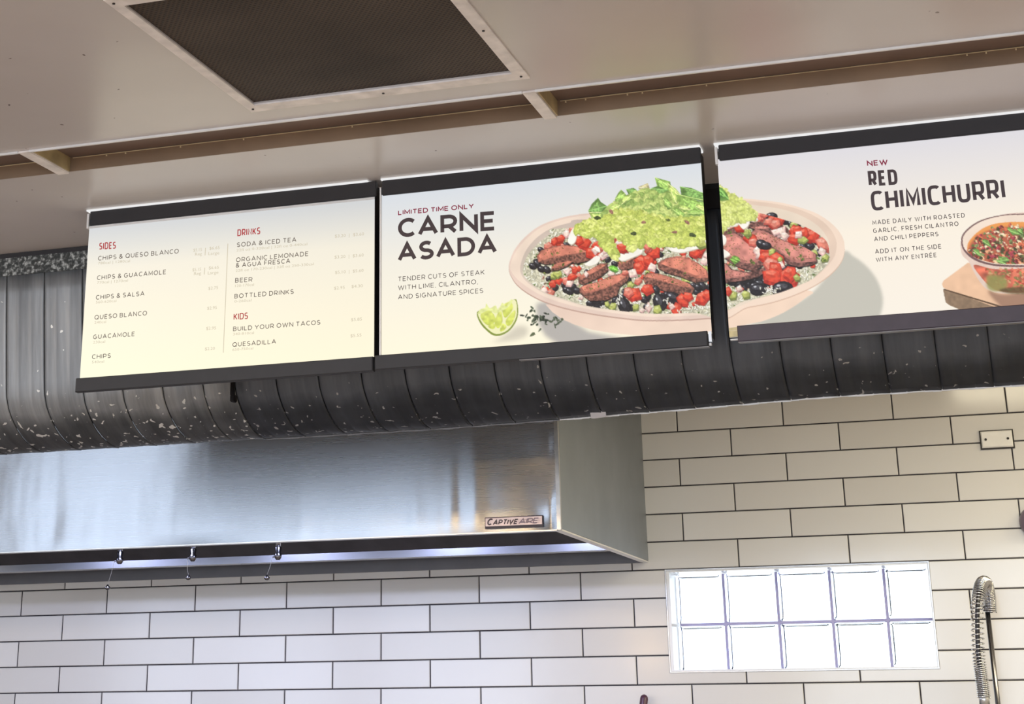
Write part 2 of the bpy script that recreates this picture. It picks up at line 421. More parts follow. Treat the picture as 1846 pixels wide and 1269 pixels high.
    def scatter(s, poly, n, fn):
        x0, y0 = poly.min(0); x1, y1 = poly.max(0); k = 0
        pts = []
        while k < n:
            x = x0+s.rng.random()*(x1-x0); y = y0+s.rng.random()*(y1-y0)
            r = False; m = len(poly)
            for i in range(m):
                ax, ay = poly[i]; bx, by = poly[(i+1) % m]
                if (ay > y) != (by > y) and x < (bx-ax)*(y-ay)/(by-ay)+ax: r = not r
            if r: pts.append((y, x)); k += 1
        for y, x in sorted(pts): fn(x, y)
    def steak(s, q, side=None, cooked=(.50, .33, .28), pink=(.86, .53, .44)):
        s.fill(q+np.array([2, 4]), (.10, .07, .06), alpha=.8)
        s.fill(q, cooked, .45, 3)
        c = q.mean(0)
        top = side if side is not None else c+(q-c)*np.array([.95, .72])+np.array([0, -3])
        s.fill(top, tuple(x*.86 for x in pink), .18, 2)
        ct = top.mean(0)
        s.fill(ct+(top-ct)*np.array([.93, .80])+np.array([0, -1]), pink, .16, 1)
        s.scatter(ct+(top-ct)*.9, max(6, int(np.ptp(top[:, 0])*np.ptp(top[:, 1])/180)), lambda x, y: s.fill(s.ell(x, y, 1.2+s.rng.random()*2, 1, s.rng.random()*3, 6), [(.45, .22, .16), (.40, .40, .18), (.93, .62, .52)][s.rng.integers(3)]))
        if s.rng.random() < .8:
            for _ in range(3): s.herb(ct[0]+s.rng.normal()*np.ptp(top[:, 0])*.2, ct[1]+s.rng.normal()*np.ptp(top[:, 1])*.15, 5)
    def guac(s, q, n, pal):
        s.fill(q, pal[0], .2, 1)
        def f(x, y):
            r = 4+s.rng.random()*15; a = s.rng.random()*3; c = np.array(pal[s.rng.integers(len(pal))])
            s.fill(s.ell(x+1, y+2.5, r, r*.62, a, 9, .25), c*.86, .1, 2)
            s.fill(s.ell(x, y, r, r*.6, a, 9, .25), c, .12, 3)
            s.fill(s.ell(x-1, y-r*.2, r*.5, r*.2, a, 7, .3), np.minimum(c*1.06+.03, 1))
        s.scatter(q, n, f)
    def leaf(s, q, col):
        s.fill(q+np.array([1, 3]), (.30, .42, .24), alpha=.5)
        s.fill(q, col, .22, 2)
        c = q.mean(0)
        s.fill(c+(q-c)*.62+np.array([-1, -1]), tuple(min(1, v*1.22+.03) for v in col), .25, 3)
        a, b = q[0], q[len(q)//2]; d = (b-a); nrm = np.array([-d[1], d[0]])/max(1, np.hypot(*d))*1.0
        s.fill(np.array([a-nrm, b-nrm, b+nrm, a+nrm]), tuple(min(1, v*1.4+.12) for v in col))
    def vertices(s):
        im = s.img.reshape(s.H//2, 2, s.W//2, 2, 3).mean((1, 3))
        return im

def smooth(pts, n=8, closed=True):
    P = np.array(pts, float); m = len(P); out = []
    for i in range(m if closed else m-1):
        if closed: a, b, c, d = P[i-1], P[i], P[(i+1) % m], P[(i+2) % m]
        else: a, b, c, d = P[max(i-1, 0)], P[i], P[i+1], P[min(i+2, m-1)]
        for t in np.arange(n)/n:
            out.append(.5*((2*b)+(-a+c)*t+(2*a-5*b+4*c-d)*t*t+(-a+3*b-3*c+d)*t**3))
    if not closed: out.append(P[-1])
    return np.array(out)

def backdrop(s, top, mid, low, tm=.28):
    t = np.linspace(0, 1, s.H)[:, None, None]
    a = np.clip(t/tm, 0, 1); b = np.clip((t-tm)/(1-tm), 0, 1)
    c = np.array(top)*(1-a)+np.array(mid)*a
    s.img = (c*(1-b)+np.array(low)*b)*np.ones((1, s.W, 1))

def zr(ox, oy, k): return lambda pts: [(ox+x/k, oy+y/k) for x, y in pts]

RICE = (.90, .88, .80)
def rice_bed(s, poly, n):
    s.fill(poly, (.80, .78, .68), .18, 3)
    s.scatter(poly, n, lambda x, y: s.grain(x, y, 4+s.rng.random()*3, s.rng.random()*3.14, [(.95, .94, .87), (.88, .86, .76), (.99, .98, .93)][s.rng.integers(3)]))
    s.scatter(poly, n//9, lambda x, y: s.herb(x, y, 4))

def paint_bowl_left():
    """the carne asada board"""
    s = Print(-.186, .611, 2.352, 2.760, .0015, 3)
    backdrop(s, (.85, .87, .895), (.95, .93, .88), (1., .968, .865), .42)
    A = zr(900, 300, 3.965)
    U = lambda p, n=6: s.uv(smooth(A(p), n))
    V = lambda p: s.uv(A(p))
    # cast shadow printed on the photograph of the food
    s.soft(V([(265, 980), (350, 960), (480, 1080), (640, 1180), (900, 1230), (1300, 1230), (1300, 1300), (470, 1300), (330, 1210), (270, 1110)]), (.70, .68, .66), 7, .95)
    s.soft(U([(-10, 1235), (60, 1190), (130, 1140), (200, 1150), (190, 1210), (80, 1245), (-60, 1255)]), (.80, .77, .70), 8, .8)
    # bowl body, rim, inside wall
    s.fill(V([(330, 985), (380, 1040), (450, 1090), (540, 1130), (660, 1165), (820, 1192), (980, 1206), (1150, 1206), (1530, 1180), (1530, 1050), (900, 1040), (500, 990)]), (.93, .82, .75), .03, 0, grad=(.95, .85, .77))
    rim = [(68, 730), (85, 650), (120, 580), (190, 500), (290, 425), (420, 375), (560, 345), (800, 320), (1100, 305), (1650, 330), (1650, 1070), (1515, 1080), (1350, 1090), (1180, 1096), (1020, 1094), (860, 1078), (700, 1056), (540, 1026), (400, 990), (280, 945), (170, 880), (105, 815)]
    s.fill(U(rim)+np.array([0, 4]), (.76, .63, .57))
    s.fill(U(rim), (.91, .81, .75), .03, 0)
    rim2 = [(78, 728), (95, 655), (132, 590), (200, 512), (300, 436), (430, 386), (570, 356), (800, 335), (1100, 320), (1650, 350), (1650, 1030), (1500, 1055), (1350, 1065), (1180, 1072), (1020, 1070), (860, 1052), (700, 1030), (545, 1000), (410, 962), (290, 915), (185, 850), (115, 790)]
    s.fill(U(rim2), (.95, .865, .79), .03, 0)
    inner = [(150, 740), (165, 660), (205, 580), (280, 500), (380, 440), (500, 405), (640, 380), (1650, 400), (1650, 1040), (1380, 1045), (1100, 1052), (900, 1035), (700, 1012), (560, 985), (420, 940), (320, 905), (230, 850), (175, 800)]
    s.fill(U(inner), (.80, .73, .68), .04, 0, grad=(.90, .84, .76))
    # rice bed, clipped to the inside of the bowl
    bed = U([(168, 740), (200, 640), (270, 560), (360, 490), (480, 440), (1650, 430), (1650, 1040), (1380, 1045), (1100, 1052), (900, 1035), (700, 1008), (560, 978), (430, 935), (330, 900), (240, 845), (185, 790)])
    s.setclip(bed)
    rice_bed(s, bed, 1500)
    fill_ = V([(260, 600), (500, 520), (1650, 560), (1650, 1010), (900, 1010), (560, 950), (330, 860), (250, 740)])
    def bit(x, y):
        k = s.rng.random()
        if k < .34: s.dice(x, y, 5+s.rng.random()*6, s.rng.random()*3, [0, 0, 3, 1, 2][s.rng.integers(5)])
        elif k < .5: s.bean(x, y, 9, s.rng.random()*3)
        elif k < .75: s.fill(s.ell(x, y, 4+s.rng.random()*5, 3, s.rng.random()*3, 7, .3), [(.62, .42, .36), (.76, .70, .55), (.45, .36, .28), (.55, .56, .36)][s.rng.integers(4)], .2, 3)
        else: s.herb(x, y, 6)
    s.scatter(fill_, 330, bit)
    def cl(n, x, y, sp, fn):
        for _ in range(n):
            p = V([(x+s.rng.normal()*sp, y+s.rng.normal()*sp*.6)])[0]; fn(*p)
    def bn(x, y): 
        p = V([(x, y)])[0]; s.bean(p[0], p[1], 11, s.rng.random()*2-.6)
    def dc(x, y, r, k, a=None):
        p = V([(x, y)])[0]; s.dice(p[0], p[1], r, s.rng.random()*3 if a is None else a, k)
    for x, y in [(240, 710), (300, 730), (270, 690), (340, 735), (480, 880), (520, 860), (555, 885), (500, 890)]: bn(x, y)
    for x, y in [(650, 975), (700, 990), (745, 965), (790, 985), (830, 950), (870, 930), (690, 960), (940, 1005)]: bn(x, y)
    for x, y, k in [(390, 540, 0), (440, 520, 0), (345, 570, 3), (480, 485, 1), (530, 455, 3), (330, 880, 0), (380, 840, 0), (420, 810, 0), (360, 910, 3), (320, 890, 1), (390, 780, 2), (420, 770, 2), (480, 820, 3), (520, 790, 0), (540, 740, 0), (480, 745, 1), (500, 840, 1)]: dc(x, y, 13, k)
    # steak, back to front
    st = lambda outer, top=None: s.steak(V(outer), None if top is None else V(top))
    st([(265, 640), (300, 600), (380, 575), (470, 560), (560, 570), (640, 600), (665, 640), (650, 672), (560, 690), (440, 690), (330, 700), (280, 685)], [(270, 645), (300, 603), (380, 577), (470, 562), (560, 572), (625, 600), (640, 612), (560, 622), (450, 640), (350, 660), (285, 680)])
    st([(370, 745), (375, 715), (420, 690), (500, 672), (530, 680), (480, 715), (420, 740)])
    st([(840, 680), (920, 655), (1050, 635), (1070, 650), (980, 690), (960, 720), (880, 745), (850, 720)], [(845, 680), (900, 665), (960, 655), (900, 690), (860, 700)])
    st([(565, 790), (640, 740), (720, 695), (770, 690), (775, 745), (720, 790), (650, 820), (600, 845), (565, 830)], [(570, 790), (650, 735), (725, 697), (768, 700), (700, 745), (620, 790), (580, 810)])
    st([(1130, 690), (1190, 655), (1270, 640), (1350, 655), (1420, 690), (1480, 740), (1500, 800), (1470, 820), (1400, 830), (1300, 790), (1200, 760), (1135, 730)], [(1140, 690), (1200, 655), (1280, 640), (1360, 660), (1430, 700), (1485, 750), (1490, 795), (1410, 800), (1300, 745), (1200, 715)])
    st([(570, 870), (600, 850), (700, 825), (800, 780), (880, 760), (930, 775), (915, 815), (860, 860), (840, 920), (760, 955), (650, 960), (600, 925), (575, 900)], [(575, 870), (610, 850), (700, 828), (800, 783), (880, 763), (918, 780), (850, 830), (760, 870), (660, 900), (600, 905)])
    st([(1025, 790), (1060, 760), (1140, 765), (1260, 800), (1350, 835), (1395, 870), (1375, 905), (1300, 915), (1180, 890), (1090, 860), (1035, 830)], [(1030, 785), (1065, 762), (1140, 768), (1260, 803), (1350, 838), (1385, 862), (1300, 858), (1180, 825), (1080, 795)])
    for x, y in [(1120, 880), (1140, 960), (1170, 930), (1130, 990), (1240, 930), (1200, 915), (1270, 950), (1040, 950), (1060, 920), (880, 980), (910, 1000), (1420, 860), (1470, 870), (1510, 860), (1450, 850)]: bn(x, y)
    p = V([(1145, 965)])[0]; s.bean(p[0], p[1], 22, 1.2)
    p = V([(890, 990)])[0]; s.bean(p[0], p[1], 20, 1.2)
    p = V([(1235, 935)])[0]; s.bean(p[0], p[1], 19, .5)
    # diced salsa
    for x, y, r, k in [(700, 560, 20, 0), (600, 545, 30, 0), (560, 530, 22, 0), (670, 625, 30, 0), (735, 580, 17, 3), (1095, 615, 30, 0), (1065, 585, 18, 3), (1410, 600, 30, 0), (1440, 580, 24, 0), (1390, 620, 22, 0), (1020, 690, 32, 0), (1000, 730, 26, 0), (1060, 670, 22, 0), (1095, 720, 20, 1), (950, 765, 20, 1), (900, 760, 14, 3),
                       (935, 850, 15, 2), (990, 820, 17, 3), (950, 915, 32, 0), (920, 900, 22, 3), (1055, 875, 24, 0), (1310, 955, 28, 0), (1350, 930, 22, 0), (1450, 940, 30, 0), (1490, 920, 22, 0), (1270, 1020, 24, 0), (975, 1000, 16, 2), (1065, 1010, 18, 1), (1130, 1025, 18, 2), (810, 1005, 18, 2), (770, 985, 12, 2), (1020, 1030, 12, 1), (1230, 1000, 14, 1),
                       (690, 600, 18, 1), (740, 640, 18, 1), (1460, 680, 18, 1), (620, 770, 12, 1), (760, 600, 14, 1)]: dc(x, y, r*.72, k)
    for x, y in [(745, 1000), (850, 950), (860, 925), (845, 975), (1000, 975), (970, 970), (1190, 945), (1205, 970), (1400, 1010), (1360, 1020), (1480, 1005), (1430, 1000)]:
        cl(4, x, y, 9, lambda a, b: s.grain(a, b, 4.5, s.rng.random()*3, (.98, .97, .94)))
    cl(14, 1340, 1020, 40, lambda a, b: s.grain(a, b, 5, s.rng.random()*3))
    # sour cream
    for q in ([(490, 540), (500, 490), (530, 440), (590, 412), (610, 430), (560, 470), (545, 530), (520, 556)], [(830, 610), (870, 600), (920, 605), (1010, 585), (1015, 620), (950, 650), (880, 675), (845, 650)], [(610, 700), (650, 670), (690, 640), (720, 650), (700, 690), (650, 710)], [(1210, 560), (1300, 550), (1420, 545), (1480, 500), (1500, 560), (1400, 590), (1300, 615), (1220, 600)], [(680, 570), (710, 580), (720, 610), (690, 600)]):
        s.fill(U(q)+np.array([1, 3]), (.80, .76, .68)); s.fill(U(q), (.985, .965, .92), .03, 1)
    dc(1060, 560, 14, 3); dc(870, 555, 26, 0); dc(855, 560, 16, 1); dc(880, 585, 18, 0); dc(800, 520, 12, 3); dc(1440, 555, 16, 2)
    cl(3, 815, 735, 14, lambda a, b: s.leaf(s.ell(a, b, 14, 9, .5, 6, .3), (.42, .66, .24)))
    s.setclip(None)
    # lettuce and guacamole on top
    L1, L2, L3 = (.43, .57, .30), (.56, .69, .35), (.70, .79, .43)
    for q, c in (([(635, 320), (660, 270), (705, 225), (725, 255), (770, 285), (760, 330), (700, 400), (660, 370)], L1), ([(825, 235), (850, 190), (870, 168), (900, 195), (915, 235), (880, 290), (830, 290)], L2), ([(905, 165), (960, 155), (985, 175), (950, 215), (925, 205)], L1), ([(1110, 80), (1220, 110), (1225, 150), (1200, 200), (1140, 190)], L2), ([(1080, 160), (1130, 140), (1200, 170), (1200, 230), (1110, 230)], L1), ([(1290, 145), (1370, 155), (1460, 195), (1540, 215), (1540, 270), (1400, 240), (1300, 215)], L1), ([(1200, 120), (1260, 160), (1310, 220), (1290, 300), (1230, 260)], L3),
                 ([(1260, 200), (1330, 210), (1420, 250), (1540, 260), (1540, 400), (1300, 370)], L2), ([(640, 330), (700, 340), (760, 330), (740, 400), (680, 410)], L3), ([(990, 150), (1060, 120), (1075, 160), (1020, 190)], (.72, .68, .52))): s.leaf(V(q), c)
    G = [(.78, .82, .40), (.84, .87, .47), (.73, .78, .38), (.88, .90, .53), (.80, .84, .43), (.70, .75, .36)]
    back = U([(745, 330), (790, 270), (860, 245), (930, 210), (1000, 170), (1060, 155), (1120, 190), (1200, 200), (1260, 250), (1300, 330), (1540, 370), (1540, 480), (900, 480), (780, 400)])
    s.guac(back, 420, [(.72, .79, .45), (.64, .73, .40), (.79, .84, .50), (.58, .68, .36)])
    for x, y, a in [(1250, 220, 1.3), (1330, 300, .4), (1400, 330, .2), (1200, 260, 1.0), (900, 240, -.6), (820, 300, -.4), (1450, 300, .6), (1280, 330, .8)]:
        p = V([(x, y)])[0]; s.leaf(s.ell(p[0], p[1], 22, 10, a, 7, .25), (L2, L3)[s.rng.integers(2)])
    front = U([(550, 470), (580, 410), (660, 390), (760, 370), (840, 330), (960, 320), (1080, 360), (1200, 375), (1330, 370), (1540, 380), (1540, 470), (1440, 520), (1330, 560), (1200, 560), (1120, 560), (1020, 555), (950, 590), (900, 540), (850, 500), (800, 500), (790, 540), (830, 600), (830, 660), (760, 590), (710, 540), (690, 490), (600, 495)])
    s.guac(front, 900, G)
    for x, y in [(800, 325), (1205, 385), (1250, 470), (700, 365), (1340, 400), (1030, 400)]:
        p = V([(x, y)])[0]; s.fill(s.ell(p[0], p[1], 9, 5, s.rng.random(), 8, .3), [(.62, .45, .38), (.36, .40, .20)][s.rng.integers(2)], .3, 3)
    for x, y in [(700, 370), (960, 480), (1380, 490)]:
        p = V([(x, y)])[0]; s.fill(s.ell(p[0], p[1], 12, 7, .2, 8, .3), (.28, .32, .18), .3, 3)
    # lime wedge, board-zoom coordinates
    B = lambda p, n=5: s.uv(smooth(zr(670, 250, 2.93)(p), n))
    s.fill(B([(556, 925), (575, 905), (660, 900), (750, 850), (768, 860), (774, 920), (760, 970), (725, 1015), (680, 1038), (640, 1036), (600, 1005), (572, 970)]), (.52, .58, .24))
    s.fill(B([(562, 925), (580, 905), (612, 890), (640, 912), (700, 870), (745, 850), (764, 862), (768, 920), (752, 968), (720, 1008), (680, 1028), (644, 1026), (604, 995), (578, 962)]), (.95, .94, .74))
    for q in ([(575, 930), (605, 900), (640, 920), (655, 960), (620, 985), (590, 965)], [(662, 930), (682, 905), (692, 960), (670, 1000), (650, 975)], [(690, 885), (735, 862), (745, 900), (705, 945)], [(710, 955), (755, 905), (758, 935), (738, 980), (715, 985)], [(655, 990), (640, 1005), (615, 990), (645, 975)], [(690, 975), (712, 990), (700, 1010), (678, 1015)]):
        s.fill(B(q), (.87, .89, .48), .12, 2, grad=(.80, .84, .36))
    s.fill(B([(560, 925), (575, 900), (600, 892), (606, 870), (625, 895), (655, 880), (668, 905), (690, 866), (710, 885), (735, 850), (745, 856), (720, 890), (660, 920), (620, 905), (585, 920)]), (.90, .92, .62), .08, 2)
    C = zr(670, 250, 2.93)
    for k in range(46):
        x = s.rng.normal()*52+900; y = 950+(x-880)*.13+s.rng.normal()*19
        p = s.uv(C([(x, y)]))[0]; s.fill(s.ell(p[0], p[1], 3+s.rng.random()*7, 2+s.rng.random()*2.5, s.rng.random()*3, 6, .35), [(.22, .27, .20), (.34, .38, .30), (.17, .20, .16)][s.rng.integers(3)])
    p = s.uv(C([(850, 1032)]))[0]; s.fill(s.ell(p[0], p[1], 10, 6, -.6, 6, .3), (.38, .42, .30))
    return s

def paint_bowl_right():
    """the red chimichurri board"""
    s = Print(.650, 1.452, 2.355, 2.762, .0015, 8)
    backdrop(s, (.87, .86, .88), (.975, .935, .87), (.975, .94, .885), .5)
    A = zr(1280, 330, 4.375)
    U = lambda p, n=6: s.uv(smooth(A(p), n)); V = lambda p: s.uv(A(p))
    s.soft(U([(1050, 545), (1130, 575), (1230, 650), (1310, 750), (1355, 860), (1362, 960), (1330, 1060), (1250, 1130), (300, 1160), (500, 1040), (760, 900), (900, 760)]), (.775, .76, .71), 4, 1.)
    s.fill(U([(60, 1000), (480, 930), (720, 850), (815, 860), (760, 900), (680, 960), (560, 1030), (420, 1085), (300, 1110), (60, 1160)]), (.95, .84, .75), .03, 0)
    rim = [(60, 125), (240, 122), (400, 135), (560, 155), (700, 190), (830, 235), (930, 295), (1010, 370), (1055, 450), (1062, 530), (1040, 610), (980, 690), (890, 765), (780, 830), (640, 890), (480, 940), (300, 975), (60, 1010)]
    s.fill(U(rim)+np.array([0, 3]), (.84, .71, .62))
    s.fill(U(rim), (.955, .86, .78), .02, 0)
    s.fill(U([(60, 140), (240, 136), (400, 150), (560, 172), (700, 208), (820, 258), (910, 320), (975, 400), (1000, 480), (985, 570), (930, 650), (850, 725), (740, 790), (600, 845), (440, 895), (280, 930), (60, 960)]), (.90, .80, .72), .03, 0)
    s.fill(U([(60, 170), (240, 165), (400, 180), (560, 205), (690, 245), (800, 300), (880, 365), (935, 450), (945, 520), (940, 600), (900, 680), (800, 740), (700, 790), (560, 850), (400, 900), (60, 950)]), (.92, .85, .77), .03, 0)
    bed = U([(60, 250), (350, 235), (480, 260), (620, 300), (740, 340), (850, 400), (920, 460), (942, 540), (938, 620), (880, 690), (800, 760), (690, 810), (560, 860), (420, 895), (270, 930), (60, 960)])
    s.setclip(bed); rice_bed(s, bed, 800)
    def bn(x, y, r=11, a=None): p = V([(x, y)])[0]; s.bean(p[0], p[1], r, s.rng.random()*2-.6 if a is None else a)
    def dc(x, y, r, k): p = V([(x, y)])[0]; s.dice(p[0], p[1], r*.72, s.rng.random()*3, k)
    def bit(x, y):
        k = s.rng.random()
        if k < .34: s.dice(x, y, 5+s.rng.random()*6, s.rng.random()*3, [0, 0, 3, 1, 2][s.rng.integers(5)])
        elif k < .5: s.bean(x, y, 9, s.rng.random()*3)
        elif k < .75: s.fill(s.ell(x, y, 4+s.rng.random()*5, 3, s.rng.random()*3, 7, .3), [(.62, .42, .36), (.76, .70, .55), (.45, .36, .28), (.55, .56, .36)][s.rng.integers(4)], .2, 3)
        else: s.herb(x, y, 6)
    s.scatter(V([(60, 330), (350, 260), (700, 350), (880, 440), (860, 640), (600, 760), (400, 840), (60, 860)]), 190, bit)
    for x, y in [(600, 300), (640, 320), (680, 330), (760, 480), (790, 500), (740, 500), (640, 650), (700, 640)]: bn(x, y)
    for x, y in [(300, 780), (260, 760), (340, 760), (400, 740), (440, 780), (390, 790), (450, 730), (220, 790), (180, 770), (310, 740), (420, 700), (350, 810)]: bn(x, y, 13)
    st = lambda o, t=None: s.steak(V(o), None if t is None else V(t), (.47, .32, .29), (.84, .55, .50))
    s.setclip(None); bn(485, 262, 14, 0); s.setclip(bed)
    for x, y, r, k in [(400, 262, 22, 3), (430, 250, 18, 3), (660, 330, 16, 2), (380, 280, 16, 3)]: dc(x, y, r, k)
    st([(300, 345), (330, 305), (420, 310), (520, 325), (600, 345), (640, 385), (620, 420), (520, 410), (400, 380)], [(320, 350), (400, 340), (480, 350), (440, 365), (370, 360)])
    st([(320, 400), (360, 360), (440, 380), (560, 440), (640, 470), (760, 510), (840, 560), (845, 620), (800, 645), (700, 660), (620, 640), (540, 560), (420, 490), (350, 450)], [(325, 398), (362, 362), (440, 383), (560, 443), (640, 473), (760, 513), (835, 562), (835, 615), (780, 620), (690, 630), (620, 600), (540, 530), (420, 460), (360, 430)])
    st([(60, 420), (120, 370), (190, 350), (240, 390), (300, 450), (360, 520), (420, 590), (425, 640), (360, 690), (280, 680), (200, 650), (130, 600), (60, 560)])
    st([(60, 640), (130, 630), (180, 680), (300, 700), (400, 680), (440, 650), (450, 690), (380, 740), (260, 770), (60, 790)], [(60, 640), (125, 635), (170, 685), (290, 715), (330, 720), (240, 745), (60, 755)])
    for x, y, r, k in [(500, 300, 28, 0), (545, 290, 26, 0), (470, 305, 20, 3), (520, 325, 20, 3), (670, 375, 24, 0), (690, 370, 20, 0), (780, 405, 34, 0), (810, 420, 28, 0), (740, 395, 22, 0), (665, 440, 28, 0), (730, 450, 20, 2), (560, 390, 24, 1), (590, 415, 18, 1), (520, 385, 16, 1), (700, 405, 16, 1),
                       (890, 480, 30, 3), (885, 540, 18, 1), (910, 590, 16, 2), (320, 440, 26, 0), (300, 400, 16, 2), (280, 390, 16, 2), (345, 470, 22, 3), (235, 350, 26, 0), (380, 540, 22, 1), (400, 570, 18, 1), (430, 530, 24, 0), (450, 590, 28, 0), (490, 540, 15, 2), (540, 600, 30, 0), (555, 605, 13, 2), (480, 650, 34, 3), (560, 650, 18, 1),
                       (520, 690, 32, 0), (500, 740, 42, 0), (620, 740, 42, 0), (640, 710, 30, 0), (690, 750, 16, 2), (180, 890, 20, 2), (285, 880, 20, 2), (230, 830, 14, 1), (140, 850, 16, 0)]: dc(x, y, r, k)
    bn(570, 830, 25, 0); bn(380, 835, 20, 0); bn(410, 480, 15, .6); bn(440, 490, 13, .2)
    for _ in range(30):
        x = 480+s.rng.normal()*30; y = 845+s.rng.normal()*14; p = V([(x, y)])[0]; s.grain(p[0], p[1], 4.5, s.rng.random()*3, (.98, .97, .94))
    for x, y in [(200, 590), (215, 600), (190, 610)]:
        p = V([(x, y)])[0]; s.leaf(s.ell(p[0], p[1], 13, 9, .5, 6, .3), (.42, .58, .24))
    for x, y in [(600, 530), (620, 550), (720, 580), (740, 600), (330, 620), (345, 630), (850, 590), (600, 860), (900, 600), (160, 400)]:
        p = V([(x, y)])[0]; s.herb(p[0], p[1], 7)
    s.setclip(None)
    for q in ([(60, 385), (120, 330), (180, 300), (225, 305), (215, 335), (150, 345), (100, 370)], [(225, 310), (260, 285), (310, 290), (305, 330), (270, 362), (245, 345)], [(310, 280), (370, 272), (375, 295), (330, 300)], [(60, 500), (110, 520), (160, 560), (120, 585), (60, 600)], [(60, 400), (125, 420), (120, 480), (60, 490)]):
        s.fill(U(q)+np.array([1, 3]), (.80, .74, .66)); s.fill(U(q), (.985, .955, .91), .03, 1)
    g = U([(60, 60), (90, 60), (150, 100), (210, 110), (260, 145), (310, 190), (350, 235), (365, 262), (310, 285), (240, 290), (180, 300), (110, 340), (60, 370)])
    s.guac(g, 330, [(.80, .83, .46), (.85, .88, .52), (.75, .79, .42), (.89, .91, .58), (.82, .85, .48)])
    s.leaf(V([(60, 30), (100, 40), (140, 90), (150, 130), (90, 140), (60, 120)]), (.40, .56, .27))
    s.leaf(V([(60, 60), (95, 75), (110, 110), (60, 110)]), (.34, .52, .24))
    # cutting board and glass bowl of chimichurri
    D = zr(1680, 360, 5.289)
    W = lambda p, n=6: s.uv(smooth(D(p), n)); Q = lambda p: s.uv(D(p))
    s.fill(Q([(105, 850), (130, 975), (170, 1005), (420, 1110), (1150, 1110), (1150, 900), (700, 1020)]), (.56, .46, .36), .08, 2)
    s.fill(Q([(95, 800), (110, 770), (340, 600), (1150, 600), (1150, 1130), (900, 1130), (130, 850), (105, 832)]), (.93, .76, .62), .03, 1)
    s.fill(Q([(110, 845), (660, 1010), (655, 1025), (115, 858)]), (.36, .27, .18))
    s.soft(W([(540, 860), (700, 900), (1150, 860), (1150, 1130), (740, 1130), (640, 1000), (570, 930)]), (.62, .47, .38), 4, .9)
    s.fill(W([(275, 400), (285, 520), (350, 590), (400, 690), (470, 800), (540, 860), (650, 890), (900, 890), (1250, 860), (1500, 700), (1560, 420), (1400, 220), (1100, 130), (800, 125), (600, 160), (440, 220), (330, 300)]), (.90, .80, .74), .03, 1)
    s.fill(W([(400, 620), (600, 660), (900, 650), (1300, 600), (1500, 640), (1300, 830), (900, 885), (650, 870), (560, 830), (470, 740)]), (.80, .42, .32), .35, 1)
    for _ in range(300):
        x = 480+s.rng.random()*900; y = 660+s.rng.random()*200
        if (x-480) > (y-640)*.9:
            p = Q([(x, y)])[0]; c = [(.88, .50, .38), (.70, .26, .20), (.62, .58, .32), (.90, .66, .50), (.50, .48, .26)][s.rng.integers(5)]
            s.fill(s.ell(p[0], p[1], 3+s.rng.random()*5, 2+s.rng.random()*3, s.rng.random()*3, 7, .3), c, alpha=.8)
    s.soft(W([(520, 730), (600, 710), (700, 750), (720, 820), (650, 870), (540, 850)]), (.58, .58, .32), 3, .85)
    s.soft(W([(640, 860), (800, 830), (1200, 830), (1200, 870), (800, 895)]), (.34, .30, .16), 2, .8)
    s.fill(W([(278, 400), (292, 330), (370, 250), (480, 190), (640, 150), (820, 135), (1150, 150), (1500, 300), (1500, 500), (1200, 620), (900, 640), (650, 635), (500, 610), (380, 560), (300, 480)]), (.46, .34, .33))
    s.fill(W([(292, 402), (306, 335), (384, 257), (490, 199), (645, 158), (820, 144), (1150, 158), (1500, 310), (1500, 490), (1200, 605), (900, 622), (650, 616), (506, 592), (390, 540), (314, 472)]), (.955, .875, .80), .02, 0)
    chm = W([(335, 460), (350, 400), (420, 320), (520, 255), (650, 220), (820, 212), (1150, 230), (1480, 350), (1480, 470), (1200, 590), (900, 610), (660, 610), (530, 590), (420, 555), (345, 505)])
    s.fill(chm, (.93, .62, .33)); s.setclip(chm)
    s.soft(W([(350, 480), (380, 400), (480, 320), (600, 280), (800, 260), (1400, 330), (1400, 600), (500, 620), (380, 560)]), (.70, .36, .27), 3, .9)
    pal = [(.72, .33, .25), (.86, .46, .32), (.95, .80, .62), (.52, .22, .20), (.42, .44, .24), (.55, .60, .38), (.93, .66, .50), (.70, .28, .32), (.33, .30, .18), (.96, .88, .74)]
    def chunk(x, y):
        c = pal[s.rng.integers(len(pal))]; r = 3+s.rng.random()*5.5; a = s.rng.random()*3
        s.fill(s.ell(x+1, y+1.5, r, r*.6, a, 8, .3), tuple(v*.6 for v in c)); s.fill(s.ell(x, y, r, r*.55, a, 8, .3), c, .12, 3)
    s.scatter(W([(350, 480), (380, 400), (480, 320), (600, 270), (800, 240), (1400, 330), (1400, 600), (500, 600), (380, 560)]), 620, chunk)
    for x, y in [(760, 300), (800, 310), (840, 300), (520, 410), (680, 560), (660, 590), (700, 570), (430, 500)]:
        p = Q([(x, y)])[0]; s.leaf(s.ell(p[0], p[1], 14, 7, s.rng.random(), 7, .3), (.42, .55, .28))
    s.setclip(None)
    return s
